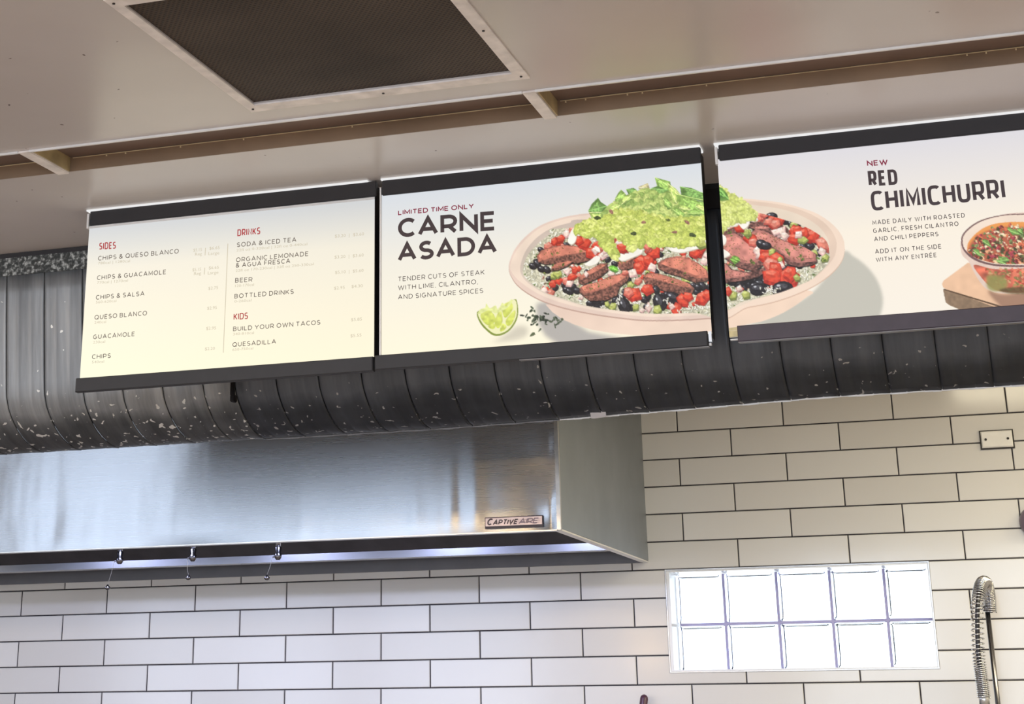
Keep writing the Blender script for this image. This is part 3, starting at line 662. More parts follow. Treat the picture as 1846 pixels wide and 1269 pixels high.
# ---------------------------------------------------------------- room shell
TW, TH, Z0 = .4094, .10337, 2.675        # tile pitch, course height, top of the first course in view
CEIL = 2.8
WX0, WX1, WZ0, WZ1 = -.0745, .8895, 1.687, 2.050      # opening of the glass block window
XL, XR, YF = -9.2, 4.2, -11.9
def wall_with_holes(name, x0, x1, z0, z1, y0, y1, holes, mat):
    bm = new_bm(); xs = sorted({x0, x1, *[h[0] for h in holes], *[h[1] for h in holes]}); zs = sorted({z0, z1, *[h[2] for h in holes], *[h[3] for h in holes]})
    for a, b in zip(xs, xs[1:]):
        for c, d in zip(zs, zs[1:]):
            if any(h[0] <= a+1e-6 and b-1e-6 <= h[1] and h[2] <= c+1e-6 and d-1e-6 <= h[3] for h in holes): continue
            add_box(bm, a, b, y0, y1, c, d)
    bmesh.ops.remove_doubles(bm, verts=bm.verts, dist=1e-5)
    kill = [f for f in bm.faces if False]
    return struct(obj(name, bm, mat))
wall_back = wall_with_holes('wall_back', XL, XR, 0, 3.2, .004, .22, [(WX0, WX1, WZ0, WZ1)], M['grout'])
box_floor = struct(box('floor', (XL, XR, YF, .22, -.1, 0), M['floor']))
struct(box('wall_left', (XL-.15, XL, YF, .22, 0, 4.2), M['paint']))
struct(box('wall_right', (XR, XR+.15, YF, .22, 0, 4.2), M['paint']))
wall_with_holes('wall_front', XL, XR, 0, 4.2, YF, YF+.15, [(a, b, .65, 3.95) for a, b in WINX], M['paint'])
struct(box('ceiling_kitchen', (XL, XR, -2.45, .22, 3.2, 3.3), M['paint'])).name = 'ceiling_kitchen'
struct(box('ceiling_dining', (XL, XR, YF, -4.75, 4.2, 4.3), M['paint']))
# soffit over the counter, with openings for the slots and the return grille
SL = [(-2.15, -.913), (-.883, .318), (.347, 1.55), (1.58, 2.78)]
SY0, SY1 = -3.348, -3.165
GX0, GX1, GY0, GY1 = -.2555, .332, -4.065, -3.468
holes = [(a, b, SY0, SY1) for a, b in SL]+[(GX0, GX1, GY0, GY1)]
bm = new_bm()
xs = sorted({XL, XR, *[h[0] for h in holes], *[h[1] for h in holes]}); ys = sorted({-4.75, -2.53, *[h[2] for h in holes], *[h[3] for h in holes]})
for a, b in zip(xs, xs[1:]):
    for c, d in zip(ys, ys[1:]):
        if any(h[0] <= a+1e-6 and b-1e-6 <= h[1] and h[2] <= c+1e-6 and d-1e-6 <= h[3] for h in holes): continue
        add_box(bm, a, b, c, d, CEIL, CEIL+.02)
bmesh.ops.remove_doubles(bm, verts=bm.verts, dist=1e-5)
ceiling = struct(obj('ceiling', bm, M['ceiling']))
struct(box('wall_soffit_riser', (XL, XR, -4.75, -4.72, CEIL+.021, 4.2), M['paint'])).name = 'wall_soffit'
struct(box('wall_above_kitchen', (XL, XR, -2.50, -2.45, CEIL+.021, 3.2), M['paint'])).name = 'wall_kitchen_header'

# ---------------------------------------------------------------- wall tiles, each one its own piece
def tile_obj(poly, mesh=None, loc=None):
    if mesh is None:
        bm = new_bm(); add_prism(bm, poly, 0, .010, .0022); return obj('tile', bm, M['tile'], wall_back)
    o = bpy.data.objects.new('tile', mesh); COL.objects.link(o); o.parent = wall_back; o.location = loc; return o
G2 = .0023
proto = None
for r in range(-3, 13):
    zt, zb = Z0-r*TH, Z0-(r+1)*TH
    for k in range(-8, 8):
        x0 = (k+(.5 if r % 2 else 0))*TW; x1 = x0+TW
        if x0 > 2.9 or x1 < -3.0 or (r < 0 and x1 < 1.5): continue
        if r <= 4 and x1 < -.16: continue                       # behind the hood
        a, b, c, d = x0+G2, x1-G2, zb+G2, zt-G2
        wx0, wx1, wz0, wz1 = WX0-.004, WX1+.004, WZ0-.004, WZ1+.004
        if b <= wx0 or a >= wx1 or d <= wz0 or c >= wz1:
            if proto is None:
                proto = tile_obj([(0, 0), (b-a, 0), (b-a, d-c), (0, d-c)]); proto.location = (a, 0, c); proto.matrix_parent_inverse = Matrix.Identity(4)
            else: tile_obj(None, proto.data, (a, 0, c))
            continue
        L, Rr, B = a < wx0-.01, b > wx1+.01, c < wz0-.008
        polys = []
        if B:
            if L: polys.append([(a, c), (b, c), (b, wz0), (wx0, wz0), (wx0, d), (a, d)])
            elif Rr: polys.append([(a, c), (b, c), (b, d), (wx1, d), (wx1, wz0), (a, wz0)])
            else: polys.append([(a, c), (b, c), (b, wz0), (a, wz0)])
        else:
            if L: polys.append([(a, c), (wx0, c), (wx0, d), (a, d)])
            if Rr: polys.append([(wx1, c), (b, c), (b, d), (wx1, d)])
        for p in polys: tile_obj(p)

# ---------------------------------------------------------------- glass block window
bm = new_bm()
e = .006
for b in ((WX0-.004, WX0, -.002, .22, WZ0-.004, WZ1+.004), (WX1, WX1+.004, -.002, .22, WZ0-.004, WZ1+.004), (WX0, WX1, -.002, .22, WZ1, WZ1+.004), (WX0, WX1, -.002, .22, WZ0-.004, WZ0)): add_box(bm, *b)
window = struct(obj('window_1', bm, M['alu']))
GB = .1
bx = [-.0505, .124, .3245, .523, .7215, .885]
bz = [1.692, 1.8575, 2.0405]
# reveals: left jamb, head and sill with a few tile joints
box('window_reveal', (WX0+.0005, WX0+.012, .0, .19, WZ0+.0005, WZ1-.0005), M['reveal'], window)
box('window_reveal', (WX0+.0125, WX1-.0005, .0, .19, WZ1-.006, WZ1-.0005), M['reveal'], window)
box('window_reveal', (WX0+.0125, WX1-.0005, .0, .19, WZ0+.0005, WZ0+.005), M['reveal'], window)
box('window_reveal', (WX1-.003, WX1-.0005, .0, .19, WZ0+.0055, WZ1-.0065), M['reveal'], window)
bm = new_bm()
jt = .0045
for x in bx[1:-1]: add_box(bm, x-jt, x+jt, GB+.004, GB+.075, bz[0], bz[2])
for i in range(5): add_box(bm, bx[i]+(jt if i else 0), bx[i+1]-(jt if i < 4 else 0), GB+.004, GB+.075, bz[1]-jt, bz[1]+jt)
obj('mortar_joint', bm, M['mortar'], window)
for i in range(5):
    for j in range(2):
        x0, x1 = bx[i]+(jt if i else -.008)+.0005, bx[i+1]-(jt if i < 4 else 0)-.0005
        z0, z1 = bz[j]+(jt if j else 0)+.0005, bz[j+1]-(jt if j == 0 else 0)-.0005
        bm = new_bm()
        def face(yy, ins, rr, n=5):
            out = []
            for cx_, cz_, a0 in ((x1-ins-rr, z1-ins-rr, 0), (x0+ins+rr, z1-ins-rr, R90), (x0+ins+rr, z0+ins+rr, 2*R90), (x1-ins-rr, z0+ins+rr, 3*R90)):
                for k in range(n): a = a0+R90*k/(n-1); out.append(bm.verts.new((cx_+rr*math.cos(a), yy, cz_+rr*math.sin(a))))
            return out
        R = [face(GB+.012, .018, .014), face(GB+.010, .013, .012), face(GB+.003, .007, .010), face(GB, 0.001, .005), face(GB+.08, .001, .005)]
        for p, q in zip(R, R[1:]):
            m = len(p)
            for k in range(m): bm.faces.new((p[k], p[(k+1) % m], q[(k+1) % m], q[k]))
        bm.faces.new(R[0]); bm.faces.new(R[-1][::-1])
        obj('glass_block', bm, M['glass'], window, True)

# ---------------------------------------------------------------- curved metal fascia behind the boards
PROFILE = [(-2.530, 2.735), (-2.524, 2.68), (-2.517, 2.62), (-2.503, 2.52), (-2.490, 2.43), (-2.484, 2.395), (-2.470, 2.364), (-2.453, 2.344), (-2.433, 2.326), (-2.412, 2.311), (-2.388, 2.297), (-2.365, 2.287), (-2.340, 2.279), (-2.312, 2.273), (-2.285, 2.2712), (-2.262, 2.271)]
fascia = thing('metal_fascia', 'long grey sheet metal fascia with rolled bottom edge behind the menu boards', 'fascia', (0, -2.53, 2.271))
def prof_normals(P):
    out = []
    for i in range(len(P)):
        a, b = P[max(i-1, 0)], P[min(i+1, len(P)-1)]
        d = Vector((b[0]-a[0], b[1]-a[1])).normalized(); out.append(Vector((d.y, -d.x)))   # outward: towards -Y, down
    return out
def cutf(x):
    xs_ = (-.25, .33, .80); v = (15, 13.1, 12.0)
    return float(np.interp(x, xs_, v))
PN = prof_normals(PROFILE)
def pat(q):
    i = min(int(q), len(PROFILE)-2); f = q-i
    return ((PROFILE[i][0]*(1-f)+PROFILE[i+1][0]*f, PROFILE[i][1]*(1-f)+PROFILE[i+1][1]*f), (PN[i]*(1-f)+PN[i+1]*f).normalized())
def sheet(x0, x1, mat, seed):
    rnd = random.Random(seed)
    P = PROFILE; Nn0 = prof_normals(P); w = x1-x0
    us = [0, .012, .03, .09, .2, .30, .325, .35, .45, .55, .64, .665, .69, .8, .93, 1]
    hs = [-.0030, -.0026, 0.0004, .0004, 0, 0, -.0009, 0, 0, 0, 0, -.0009, 0, 0, .0008, .0014]
    bm = new_bm(); front = []; back = []
    for j, p in enumerate(P):
        fr = []; bk = []
        for u, h in zip(us, hs):
            q_ = j/15*cutf(x0+u*w); p, nn_ = pat(q_)
            tl = (j/len(P))**2*(.0018*math.sin(u*9+seed)+.001*rnd.random())
            y = p[0]+nn_.x*(h)+(tl if j == len(P)-1 else 0); z = p[1]+nn_.y*h
            fr.append(bm.verts.new((x0+u*w, y, z))); bk.append(bm.verts.new((x0+u*w, y-nn_.x*.0035, z-nn_.y*.0035)))
        front.append(fr); back.append(bk)
    for L in (front, back):
        for a, b in zip(L, L[1:]):
            for k in range(len(us)-1): bm.faces.new((a[k], a[k+1], b[k+1], b[k]))
    for k in range(len(us)-1):
        bm.faces.new((front[-1][k], front[-1][k+1], back[-1][k+1], back[-1][k])); bm.faces.new((front[0][k], front[0][k+1], back[0][k+1], back[0][k]))
    for k in (0, len(us)-1):
        for j in range(len(P)-1): bm.faces.new((front[j][k], front[j+1][k], back[j+1][k], back[j][k]))
    o = obj('panel', bm, mat, fascia, True)
    for p in o.data.polygons: p.use_smooth = True
    return o
edges = [-.957+.1215*k for k in range(-9, 2)]
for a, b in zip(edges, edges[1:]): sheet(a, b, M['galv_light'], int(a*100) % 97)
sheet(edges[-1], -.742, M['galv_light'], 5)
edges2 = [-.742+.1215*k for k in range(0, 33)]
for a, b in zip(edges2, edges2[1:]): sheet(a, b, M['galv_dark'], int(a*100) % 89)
# dark backing visible through the open lap joints
bm = new_bm(); prev = None
for i, (y, z) in enumerate(PROFILE[:10]):
    nn = prof_normals(PROFILE)[i]; q = [bm.verts.new((x, y-nn.x*.009, z-nn.y*.009)) for x in (-2.04, 3.13)]
    if prev: bm.faces.new((prev[0], prev[1], q[1], q[0]))
    prev = q
obj('backing_sheet', bm, M['screw'], fascia)
box('top_strip', (-.8999, 3.14, -2.534, -2.528, 2.733, 2.785), M['screw'], fascia)  # zinc strip behind the boards coloured dark to imitate their shade
o = box('top_strip', (-2.05, -.9001, -2.534, -2.528, 2.733, 2.785), M['spangle'], fascia); o['label'] = 'mottled zinc strip along the top'
box('ceiling_angle', (-2.05, 3.14, -2.530, -2.520, 2.786, 2.7995), M['black'], fascia)
# bent sheet edge, highlight painted in: white on the right, duller on the left
for k, (a, b) in enumerate(zip(edges2, edges2[1:])):
    if a < -.75: continue
    bm = new_bm()
    n_ = 6
    for q in range(n_):
        u0, u1 = a+(b-a)*q/n_, a+(b-a)*(q+1)/n_
        dz = .0015*math.sin(k*2.1+q*1.3)
        p, nn_ = pat(cutf(u0)); add_box(bm, u0, u1, p[0]+.0015, p[0]+.0045, p[1]-.0028+dz*.6, p[1]+.001+dz*.3)
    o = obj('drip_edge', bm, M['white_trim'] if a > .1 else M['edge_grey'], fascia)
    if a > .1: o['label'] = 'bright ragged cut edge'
# clip at the lap joint
cl = thing('fascia_clip', 'small dark steel clip hanging on the lap joint below the first menu board', 'clip', (-.735, -2.50, 2.335))
box('bracket_plate', (-.741, -.729, -2.508, -2.500, 2.352, 2.392), M['screw'], cl, .001)
box('bracket_hook', (-.739, -.726, -2.512, -2.492, 2.334, 2.353), M['screw'], cl, .002)
# paper tag under the fascia edge
bm = new_bm(); add_prism(bm, [(.199, 2.2885), (.203, 2.2625), (.212, 2.2615), (.243, 2.2635), (.241, 2.2895)], -2.330, -2.329)
tag(obj('paper_tag', bm, M['paper']), 'small pale paper tag sticking out under the fascia edge above the hood corner', 'tag')

# ---------------------------------------------------------------- lettering
def arc(cx_, cy_, rx, ry, a0, a1, n=14, e=1.0):
    out = []
    for k in range(n+1):
        a = math.radians(a0+(a1-a0)*k/n); c, s_ = math.cos(a), math.sin(a)
        out.append((cx_+rx*math.copysign(abs(c)**e, c), cy_+ry*math.copysign(abs(s_)**e, s_)))
    return out
def glyphs(e):
    O = arc(.5, .5, .5, .5, 90, 450, 32, e)
    G = {
     'A': (.95, [[(0, 0), (.5, 1), (1, 0)], [(.17, .30), (.83, .30)]]),
     'B': (.72, [[(0, .53), (0, 1), (.5, 1)]+arc(.5, .765, .42, .235, 90, -90, 10, e)+[(0, .53)], [(0, .53), (.55, .53)]+arc(.55, .265, .45, .265, 90, -90, 10, e)+[(0, 0), (0, .53)]]),
     'C': (.80, [[((x_)/(.5+.5*math.cos(math.radians(48))**e), z_) for x_, z_ in arc(.5, .5, .5, .5, 48, 312, 26, e)]]),
     'D': (.85, [[(0, 0), (0, 1), (.42, 1)]+arc(.42, .5, .58, .5, 90, -90, 18, e)+[(0, 0)]]),
     'E': (.66, [[(1, 1), (0, 1), (0, 0), (1, 0)], [(0, .51), (.9, .51)]]),
     'F': (.64, [[(1, 1), (0, 1), (0, 0)], [(0, .49), (.9, .49)]]),
     'G': (.93, [arc(.5, .5, .5, .5, 55, 335, 26, e)+[(.96, .46), (.56, .46)]]),
     'H': (.80, [[(0, 0), (0, 1)], [(1, 0), (1, 1)], [(0, .51), (1, .51)]]),
     'I': (0, [[(0, 0), (0, 1)]]),
     'K': (.76, [[(0, 0), (0, 1)], [(1, 1), (.02, .38)], [(.33, .57), (1, 0)]]),
     'L': (.60, [[(0, 1), (0, 0), (1, 0)]]),
     'M': (.95, [[(0, 0), (0, 1), (.5, .22), (1, 1), (1, 0)]]),
     'N': (.83, [[(0, 0), (0, 1), (1, 0), (1, 1)]]),
     'O': (1.0, [O]),
     'P': (.70, [[(0, 0), (0, 1), (.52, 1)]+arc(.52, .68, .48, .32, 90, -90, 12, e)+[(0, .36)]]),
     'Q': (1.0, [O, [(.62, .26), (.98, -.05)]]),
     'R': (.74, [[(0, 0), (0, 1), (.52, 1)]+arc(.52, .69, .48, .31, 90, -90, 12, e)+[(0, .38)], [(.52, .38), (1, 0)]]),
     'S': (.70, [arc(.5, .745, .46, .255, 40, 270, 14, e)+arc(.5, .245, .5, .245, 90, -148, 14, e)]),
     'T': (.76, [[(0, 1), (1, 1)], [(.5, 1), (.5, 0)]]),
     'U': (.80, [[(0, 1), (0, .42)]+arc(.5, .42, .5, .42, 180, 360, 16, e)+[(1, 1)]]),
     'V': (.90, [[(0, 1), (.5, 0), (1, 1)]]),
     'W': (1.35, [[(0, 1), (.26, 0), (.5, .92), (.74, 0), (1, 1)]]),
     'Y': (.86, [[(0, 1), (.5, .45), (1, 1)], [(.5, .45), (.5, 0)]]),
     '&': (.82, [[(1, 0), (.22, .70)]+arc(.45, .80, .27, .20, 200, -20, 10, e)+[(.10, .38)]+arc(.42, .25, .40, .25, 160, 340, 10, e)+[(.98, .46)]]),
     ',': (.02, [[(.5, .03), (0, -.16)]]),
     '-': (.4, [[(0, .4), (1, .4)]]),
    }
    G['É'] = (.66, G['E'][1]+[[(.45, 1.17), (.72, 1.32)]])
    return G
GLY = {1.0: glyphs(1.0), .62: glyphs(.62)}
def stroke(bm, pts, t, fn):
    """monoline stroke with mitred corners; fn maps (x, z) to a 3-D point"""
    P = [Vector(p) for p in pts]; clean = [P[0]]
    for p in P[1:]:
        if (p-clean[-1]).length > 1e-5: clean.append(p)
    P = clean; closed = (P[0]-P[-1]).length < 1e-4 and len(P) > 3
    if closed: P = P[:-1]
    n = len(P); L = []; Rt = []
    for i in range(n):
        a = P[i-1] if (i or closed) else None; c = P[(i+1) % n] if (i < n-1 or closed) else None; b = P[i]
        d1 = (b-a).normalized() if a is not None else (c-b).normalized(); d2 = (c-b).normalized() if c is not None else d1
        n1 = Vector((-d1.y, d1.x)); n2 = Vector((-d2.y, d2.x)); k = max(.28, 1+n1.dot(n2)); m = (n1+n2)/k*t/2
        L.append(bm.verts.new(fn(*(b+m)))); Rt.append(bm.verts.new(fn(*(b-m))))
    for i in range(n if closed else n-1):
        j = (i+1) % n; bm.faces.new((L[i], Rt[i], Rt[j], L[j]))
def draw_caps(bm, text, x0, z0, x1, z1, cap, weight, y, e=1.0, width=1.0, shear=0.0):
    """line of capitals whose baseline runs from (x0,z0) to (x1,z1)"""
    Gm = GLY[e]; t = cap*weight; H = cap-t
    adv = [0 if ch == ' ' else Gm[ch][0]*H for ch in text]
    total = math.hypot(x1-x0, z1-z0); n = len(text); nsp = text.count(' ')
    track = cap*width; word = cap*.36+track*1.1
    pairs = sum(1 for i in range(n-1) if text[i] != ' ' and text[i+1] != ' ')
    k = (total-(n-nsp)*t-nsp*word-pairs*track)/sum(adv); adv = [a*k for a in adv]
    ux, uz = (x1-x0)/total, (z1-z0)/total
    x = 0
    for i, ch in enumerate(text):
        if ch == ' ': x += word; continue
        w = adv[i]
        for pi_, pl in enumerate(Gm[ch][1]):
            yy = y-.00006*pi_
            pts = [(x+t/2+px*w+shear*(pz*H), t/2+pz*H) for px, pz in pl]
            stroke(bm, pts, t, lambda a, b: (x0+a*ux-b*uz*0, yy, z0+b+a*uz))
        x += w+t
        if i+1 < len(text) and text[i+1] != ' ': x += track
def small_text(bm, text, x0, z0, x1, z1, cap, y):
    """small running print with lower case, from Blender's own font"""
    c = bpy.data.curves.new('t', 'FONT'); c.body = text; c.resolution_u = 2; c.size = 1
    o = bpy.data.objects.new('t', c); COL.objects.link(o)
    dg = bpy.context.evaluated_depsgraph_get(); dg.update(); me = bpy.data.meshes.new_from_object(o.evaluated_get(dg))
    xs_ = [v.co.x for v in me.vertices]; w = max(xs_)-min(xs_); mx = min(xs_)
    k = (x1-x0)/w; s = cap/.70
    vs = [bm.verts.new((x0+(v.co.x-mx)*k, y, z0+v.co.y*s+(v.co.x-mx)*k/(x1-x0)*(z1-z0))) for v in me.vertices]
    for p in me.polygons:
        try: bm.faces.new([vs[i] for i in p.vertices])
        except ValueError: pass
    bpy.data.objects.remove(o); bpy.data.curves.remove(c); bpy.data.meshes.remove(me)

# ---------------------------------------------------------------- menu boards
BOARD_Y = -2.845
def print_mesh(name, s, y, parent):
    im = s.vertices(); H, W = im.shape[:2]
    lin = np.where(im <= .04045, im/12.92, ((np.clip(im, 0, 1)+.055)/1.055)**2.4)
    X = np.linspace(s.x0, s.x1, W); Z = np.linspace(s.z1, s.z0, H)
    co = np.zeros((H, W, 3)); co[..., 0] = X[None, :]; co[..., 1] = y; co[..., 2] = Z[:, None]
    idx = np.arange(H*W).reshape(H, W)
    q = np.stack([idx[:-1, :-1], idx[1:, :-1], idx[1:, 1:], idx[:-1, 1:]], -1).reshape(-1, 4)
    me = bpy.data.meshes.new(name); me.vertices.add(H*W); me.vertices.foreach_set('co', co.ravel())
    me.loops.add(q.size); me.loops.foreach_set('vertex_index', q.ravel()); me.polygons.add(len(q))
    me.polygons.foreach_set('loop_start', np.arange(0, q.size, 4)); me.polygons.foreach_set('loop_total', np.full(len(q), 4)); me.update()
    at_ = me.color_attributes.new('print', 'FLOAT_COLOR', 'POINT')
    rgba = np.ones((H*W, 4)); rgba[:, :3] = lin.reshape(-1, 3); at_.data.foreach_set('color', rgba.ravel())
    me.materials.append(M['print'])
    o = bpy.data.objects.new(name, me); COL.objects.link(o); o.parent = parent; o.matrix_parent_inverse = Matrix.Translation(-parent.location)
    return o
def board(label, x0, x1, rail_l, rail_r, top_l, top_r, rim_l, rim_r, rail_mat, z_pb, z_rb):
    t = thing('menu_board', label, 'menu board', ((x0+x1)/2, -2.80, 2.8), 'lit menu boards under the ceiling')
    box('housing', (x0+.002, x1-.002, -2.838, -2.785, z_pb-.01, 2.79), M['black'], t)
    box('top_rail', (top_l, top_r, -2.851, -2.838, 2.757, 2.796), M['black'], t, .0015)
    box('top_rim', (rim_l, rim_r, -2.855, -2.80, 2.7955, 2.7995), M['rim_glow'], t)['label'] = 'thin white rim'
    bm = new_bm(); add_prism(bm, [(rail_l, z_rb), (rail_r, z_rb), (rail_r, z_pb), (rail_l, z_pb)], -2.856, -2.8385, .002); obj('bottom_rail', bm, rail_mat, t)
    return t
LINE = lambda kx, ky, k: (lambda a: (kx+a[0]/k, ky+a[1]/k))
def text_line(name, mat, par, text, p, q, cap_px, Z, weight, y, e=1.0, width=.24, small=False):
    bm = new_bm(); k = Z[2]; a = at(Z[0]+p[0]/k, Z[1]+p[1]/k, BOARD_Y); b = at(Z[0]+q[0]/k, Z[1]+q[1]/k, BOARD_Y)
    c = at(Z[0]+p[0]/k, Z[1]+(p[1]-cap_px)/k, BOARD_Y); cap = c[2]-a[2]
    if small: small_text(bm, text, a[0], a[2], b[0], b[2], cap, y)
    else: draw_caps(bm, text, a[0], a[2], b[0], b[2], cap, weight, y, e, width)
    return obj(name, bm, mat, par)
PY = BOARD_Y-.0012

# board of sides and drinks
b1 = board('backlit menu board listing sides, drinks and kids items, leftmost of the row', -1.003, -.205, -1.009, -.205, -1.000, -.199, -1.009, -.222, M['charcoal'], 2.3555, 2.3205)
s = Print(-1.003, -.205, 2.353, 2.757, .006, 5); backdrop(s, (.81, .82, .83), (.95, .925, .86), (1., .965, .85), .30)
L_, H_ = s.W, s.H
gx = np.linspace(0, 1, L_)[None, :, None]; s.img = np.clip(s.img*(1+.03*(1-gx)), 0, 1)
print_mesh('lit_panel', s, BOARD_Y, b1)
box('panel_lip', (-1.004, -.205, -2.8475, -2.8458, 2.7505, 2.7562), M['white_trim'], b1)
box('side_bracket', (-1.0088, -1.0035, -2.850, -2.838, 2.750, 2.790), M['white_trim'], b1)
R3 = (130, 330, 3.2536)
for tx, p, q, c in (('SIDES', (159, 391), (257, 385), 40), ('DRINKS', (970, 313), (1104, 300), 40), ('KIDS', (948, 804), (1032, 797), 38)): text_line('heading', M['ink_red'], b1, tx, p, q, c, R3, .15, PY, .62, .12)

for tx, p, q in (('CHIPS & QUESO BLANCO', (153, 456), (626, 413)), ('CHIPS & GUACAMOLE', (147, 570), (552, 535)), ('CHIPS & SALSA', (140, 685), (425, 661)), ('QUESO BLANCO', (132, 802), (440, 776)), ('GUACAMOLE', (124, 917), (368, 898)), ('CHIPS', (117, 1033), (228, 1026)),
                 ('SODA & ICED TEA', (967, 377), (1316, 345)), ('ORGANIC LEMONADE', (962, 465), (1387, 428)), ('& AGUA FRESCA', (960, 497), (1280, 470)), ('BEER', (957, 585), (1058, 579)), ('BOTTLED DRINKS', (953, 678), (1301, 650)), ('BUILD YOUR OWN TACOS', (945, 870), (1457, 830)), ('QUESADILLA', (941, 962), (1197, 942))):
    text_line('item_lettering', M['ink_soft'], b1, tx, p, q, 27, R3, .15, PY)

for tx, p, q in (('780cal | 1280cal', (153, 478), (340, 464)), ('770cal | 1270cal', (147, 592), (328, 579)), ('560-620cal', (140, 707), (260, 698)), ('240cal', (132, 826), (200, 821)), ('230cal', (124, 942), (194, 937)), ('540cal', (117, 1058), (188, 1054)),
                 ('22fl oz 0-320cal | 32fl oz 0-440cal', (965, 402), (1380, 365)), ('22fl oz 170-230cal | 32fl oz 250-330cal', (960, 522), (1418, 482)), ('120-170cal', (957, 611), (1068, 603)), ('0-260cal', (953, 702), (1053, 694)), ('340-810cal', (945, 894), (1068, 885)), ('650-750cal', (941, 985), (1063, 976))):
    text_line('price_lettering', M['ink_pale'], b1, tx, p, q, 15, R3, .13, PY, small=True)
for tx, p, q in (('$5.15', (712, 403), (762, 399)), ('$6.65', (806, 392), (866, 387)), ('Reg', (722, 427), (762, 423)), ('Large', (800, 423), (864, 418)), ('$5.15', (707, 518), (757, 514)), ('$6.65', (803, 507), (861, 503)), ('Reg', (716, 541), (757, 537)), ('Large', (797, 537), (859, 532)),
                 ('$2.75', (800, 627), (857, 622)), ('$2.95', (793, 744), (850, 739)), ('$2.95', (787, 862), (845, 858)), ('$2.20', (780, 982), (838, 978)),
                 ('$3.20  |  $3.60', (1542, 321), (1713, 307)), ('$3.20  |  $3.60', (1540, 444), (1711, 431)), ('$5.10  |  $5.60', (1543, 534), (1710, 521)), ('$2.95', (1537, 626), (1600, 621)), ('$4.30', (1640, 616), (1706, 611)), ('$5.85', (1637, 811), (1701, 806)), ('$5.55', (1634, 905), (1698, 900))):
    text_line('price_lettering', M['ink_pale'], b1, tx, p, q, 18, R3, .13, PY, small=True)
def rule(bm, p, q, wd, Z):
    a = at(Z[0]+p[0]/Z[2], Z[1]+p[1]/Z[2], BOARD_Y); b = at(Z[0]+q[0]/Z[2], Z[1]+q[1]/Z[2], BOARD_Y)
    bm.faces.new([bm.verts.new(v) for v in ((a[0]-wd, PY, a[2]), (b[0]-wd, PY, b[2]), (b[0]+wd, PY, b[2]), (a[0]+wd, PY, a[2]))])
for p, q in (((915, 355), (888, 995)), ((784, 380), (781, 425)), ((779, 497), (776, 537))):
    bm = new_bm(); rule(bm, p, q, .0009, R3); obj('divider_rule', bm, M['ink_pale'], b1)

# carne asada board
b2 = board('backlit menu board with carne asada bowl, middle of the row', -.187, .610, -.200, .602, -.184, .612, -.186, .611, M['charcoal'], 2.3575, 2.3225)
s = paint_bowl_left(); print_mesh('lit_panel', s, BOARD_Y, b2)
box('side_rim', (-.190, -.1865, -2.850, -2.838, 2.357, 2.778), M['white_trim'], b2)
box('end_cap', (.6035, .6105, -2.849, -2.8385, 2.334, 2.357), M['alu'], b2)
box('end_cap', (.6035, .6085, -2.847, -2.8385, 2.326, 2.331), M['white_trim'], b2)
box('rail_lip', (.16, .604, -2.8565, -2.840, 2.3207, 2.3222), M['edge_grey'], b2)
R4 = (670, 250, 2.930)
text_line('heading', M['ink_wine'], b2, 'LIMITED TIME ONLY', (140, 405), (541, 369), 26, R4, .20, PY, 1.0, .16)
text_line('title_lettering', M['ink'], b2, 'CARNE', (140, 524), (658, 484), 101, R4, .20, PY, 1.0, .12); text_line('title_lettering', M['ink'], b2, 'ASADA', (138, 652), (663, 606), 99, R4, .20, PY, 1.0, .12)

for tx, p, q in (('TENDER CUTS OF STEAK', (140, 755), (597, 718)), ('WITH LIME, CILANTRO,', (140, 801), (562, 768)), ('AND SIGNATURE SPICES', (140, 850), (590, 815))): text_line('caption_lettering', M['ink'], b2, tx, p, q, 25, R4, .125, PY)


# red chimichurri board
b3 = board('backlit menu board with red chimichurri bowl, rightmost of the row', .650, 1.452, .6700, 1.455, .655, 1.455, .645, 1.458, M['plumrail'], 2.3640, 2.3270)
s = paint_bowl_right(); print_mesh('lit_panel', s, BOARD_Y, b3)
box('side_bracket', (.6455, .6515, -2.850, -2.838, 2.749, 2.791), M['white_trim'], b3)
box('end_cap', (.6505, .6695, -2.848, -2.8385, 2.341, 2.3545), M['yellowed'], b3)['label'] = 'yellowed acrylic end'
box('end_cap', (.6505, .6695, -2.846, -2.8385, 2.3555, 2.3625), M['yellowed'], b3)
box('end_cap', (.6520, .6695, -2.847, -2.8385, 2.334, 2.3365), M['white_trim'], b3)
box('rail_lip', (.671, 1.455, -2.8565, -2.840, 2.3253, 2.3268), M['edge_grey'], b3)
R5 = (1240, 190, 2.820)
text_line('heading', M['ink_wine'], b3, 'NEW', (912, 310), (1018, 302), 28, R5, .20, PY, 1.0, .16)
text_line('title_lettering', M['ink'], b3, 'RED', (921, 413), (1069, 403), 79, R5, .19, PY, .62, .10); text_line('title_lettering', M['ink'], b3, 'CHIMICHURRI', (936, 538), (1617, 475), 101, R5, .165, PY, .62, .10)

for tx, p, q in (('MADE DAILY WITH ROASTED', (940, 608), (1409, 570)), ('GARLIC, FRESH CILANTRO', (943, 650), (1377, 613)), ('AND CHILI PEPPERS', (948, 692), (1275, 665)), ('ADD IT ON THE SIDE', (953, 755), (1290, 728)), ('WITH ANY ENTRÉE', (957, 797), (1266, 772))): text_line('caption_lettering', M['ink'], b3, tx, p, q, 23, R5, .14, PY)


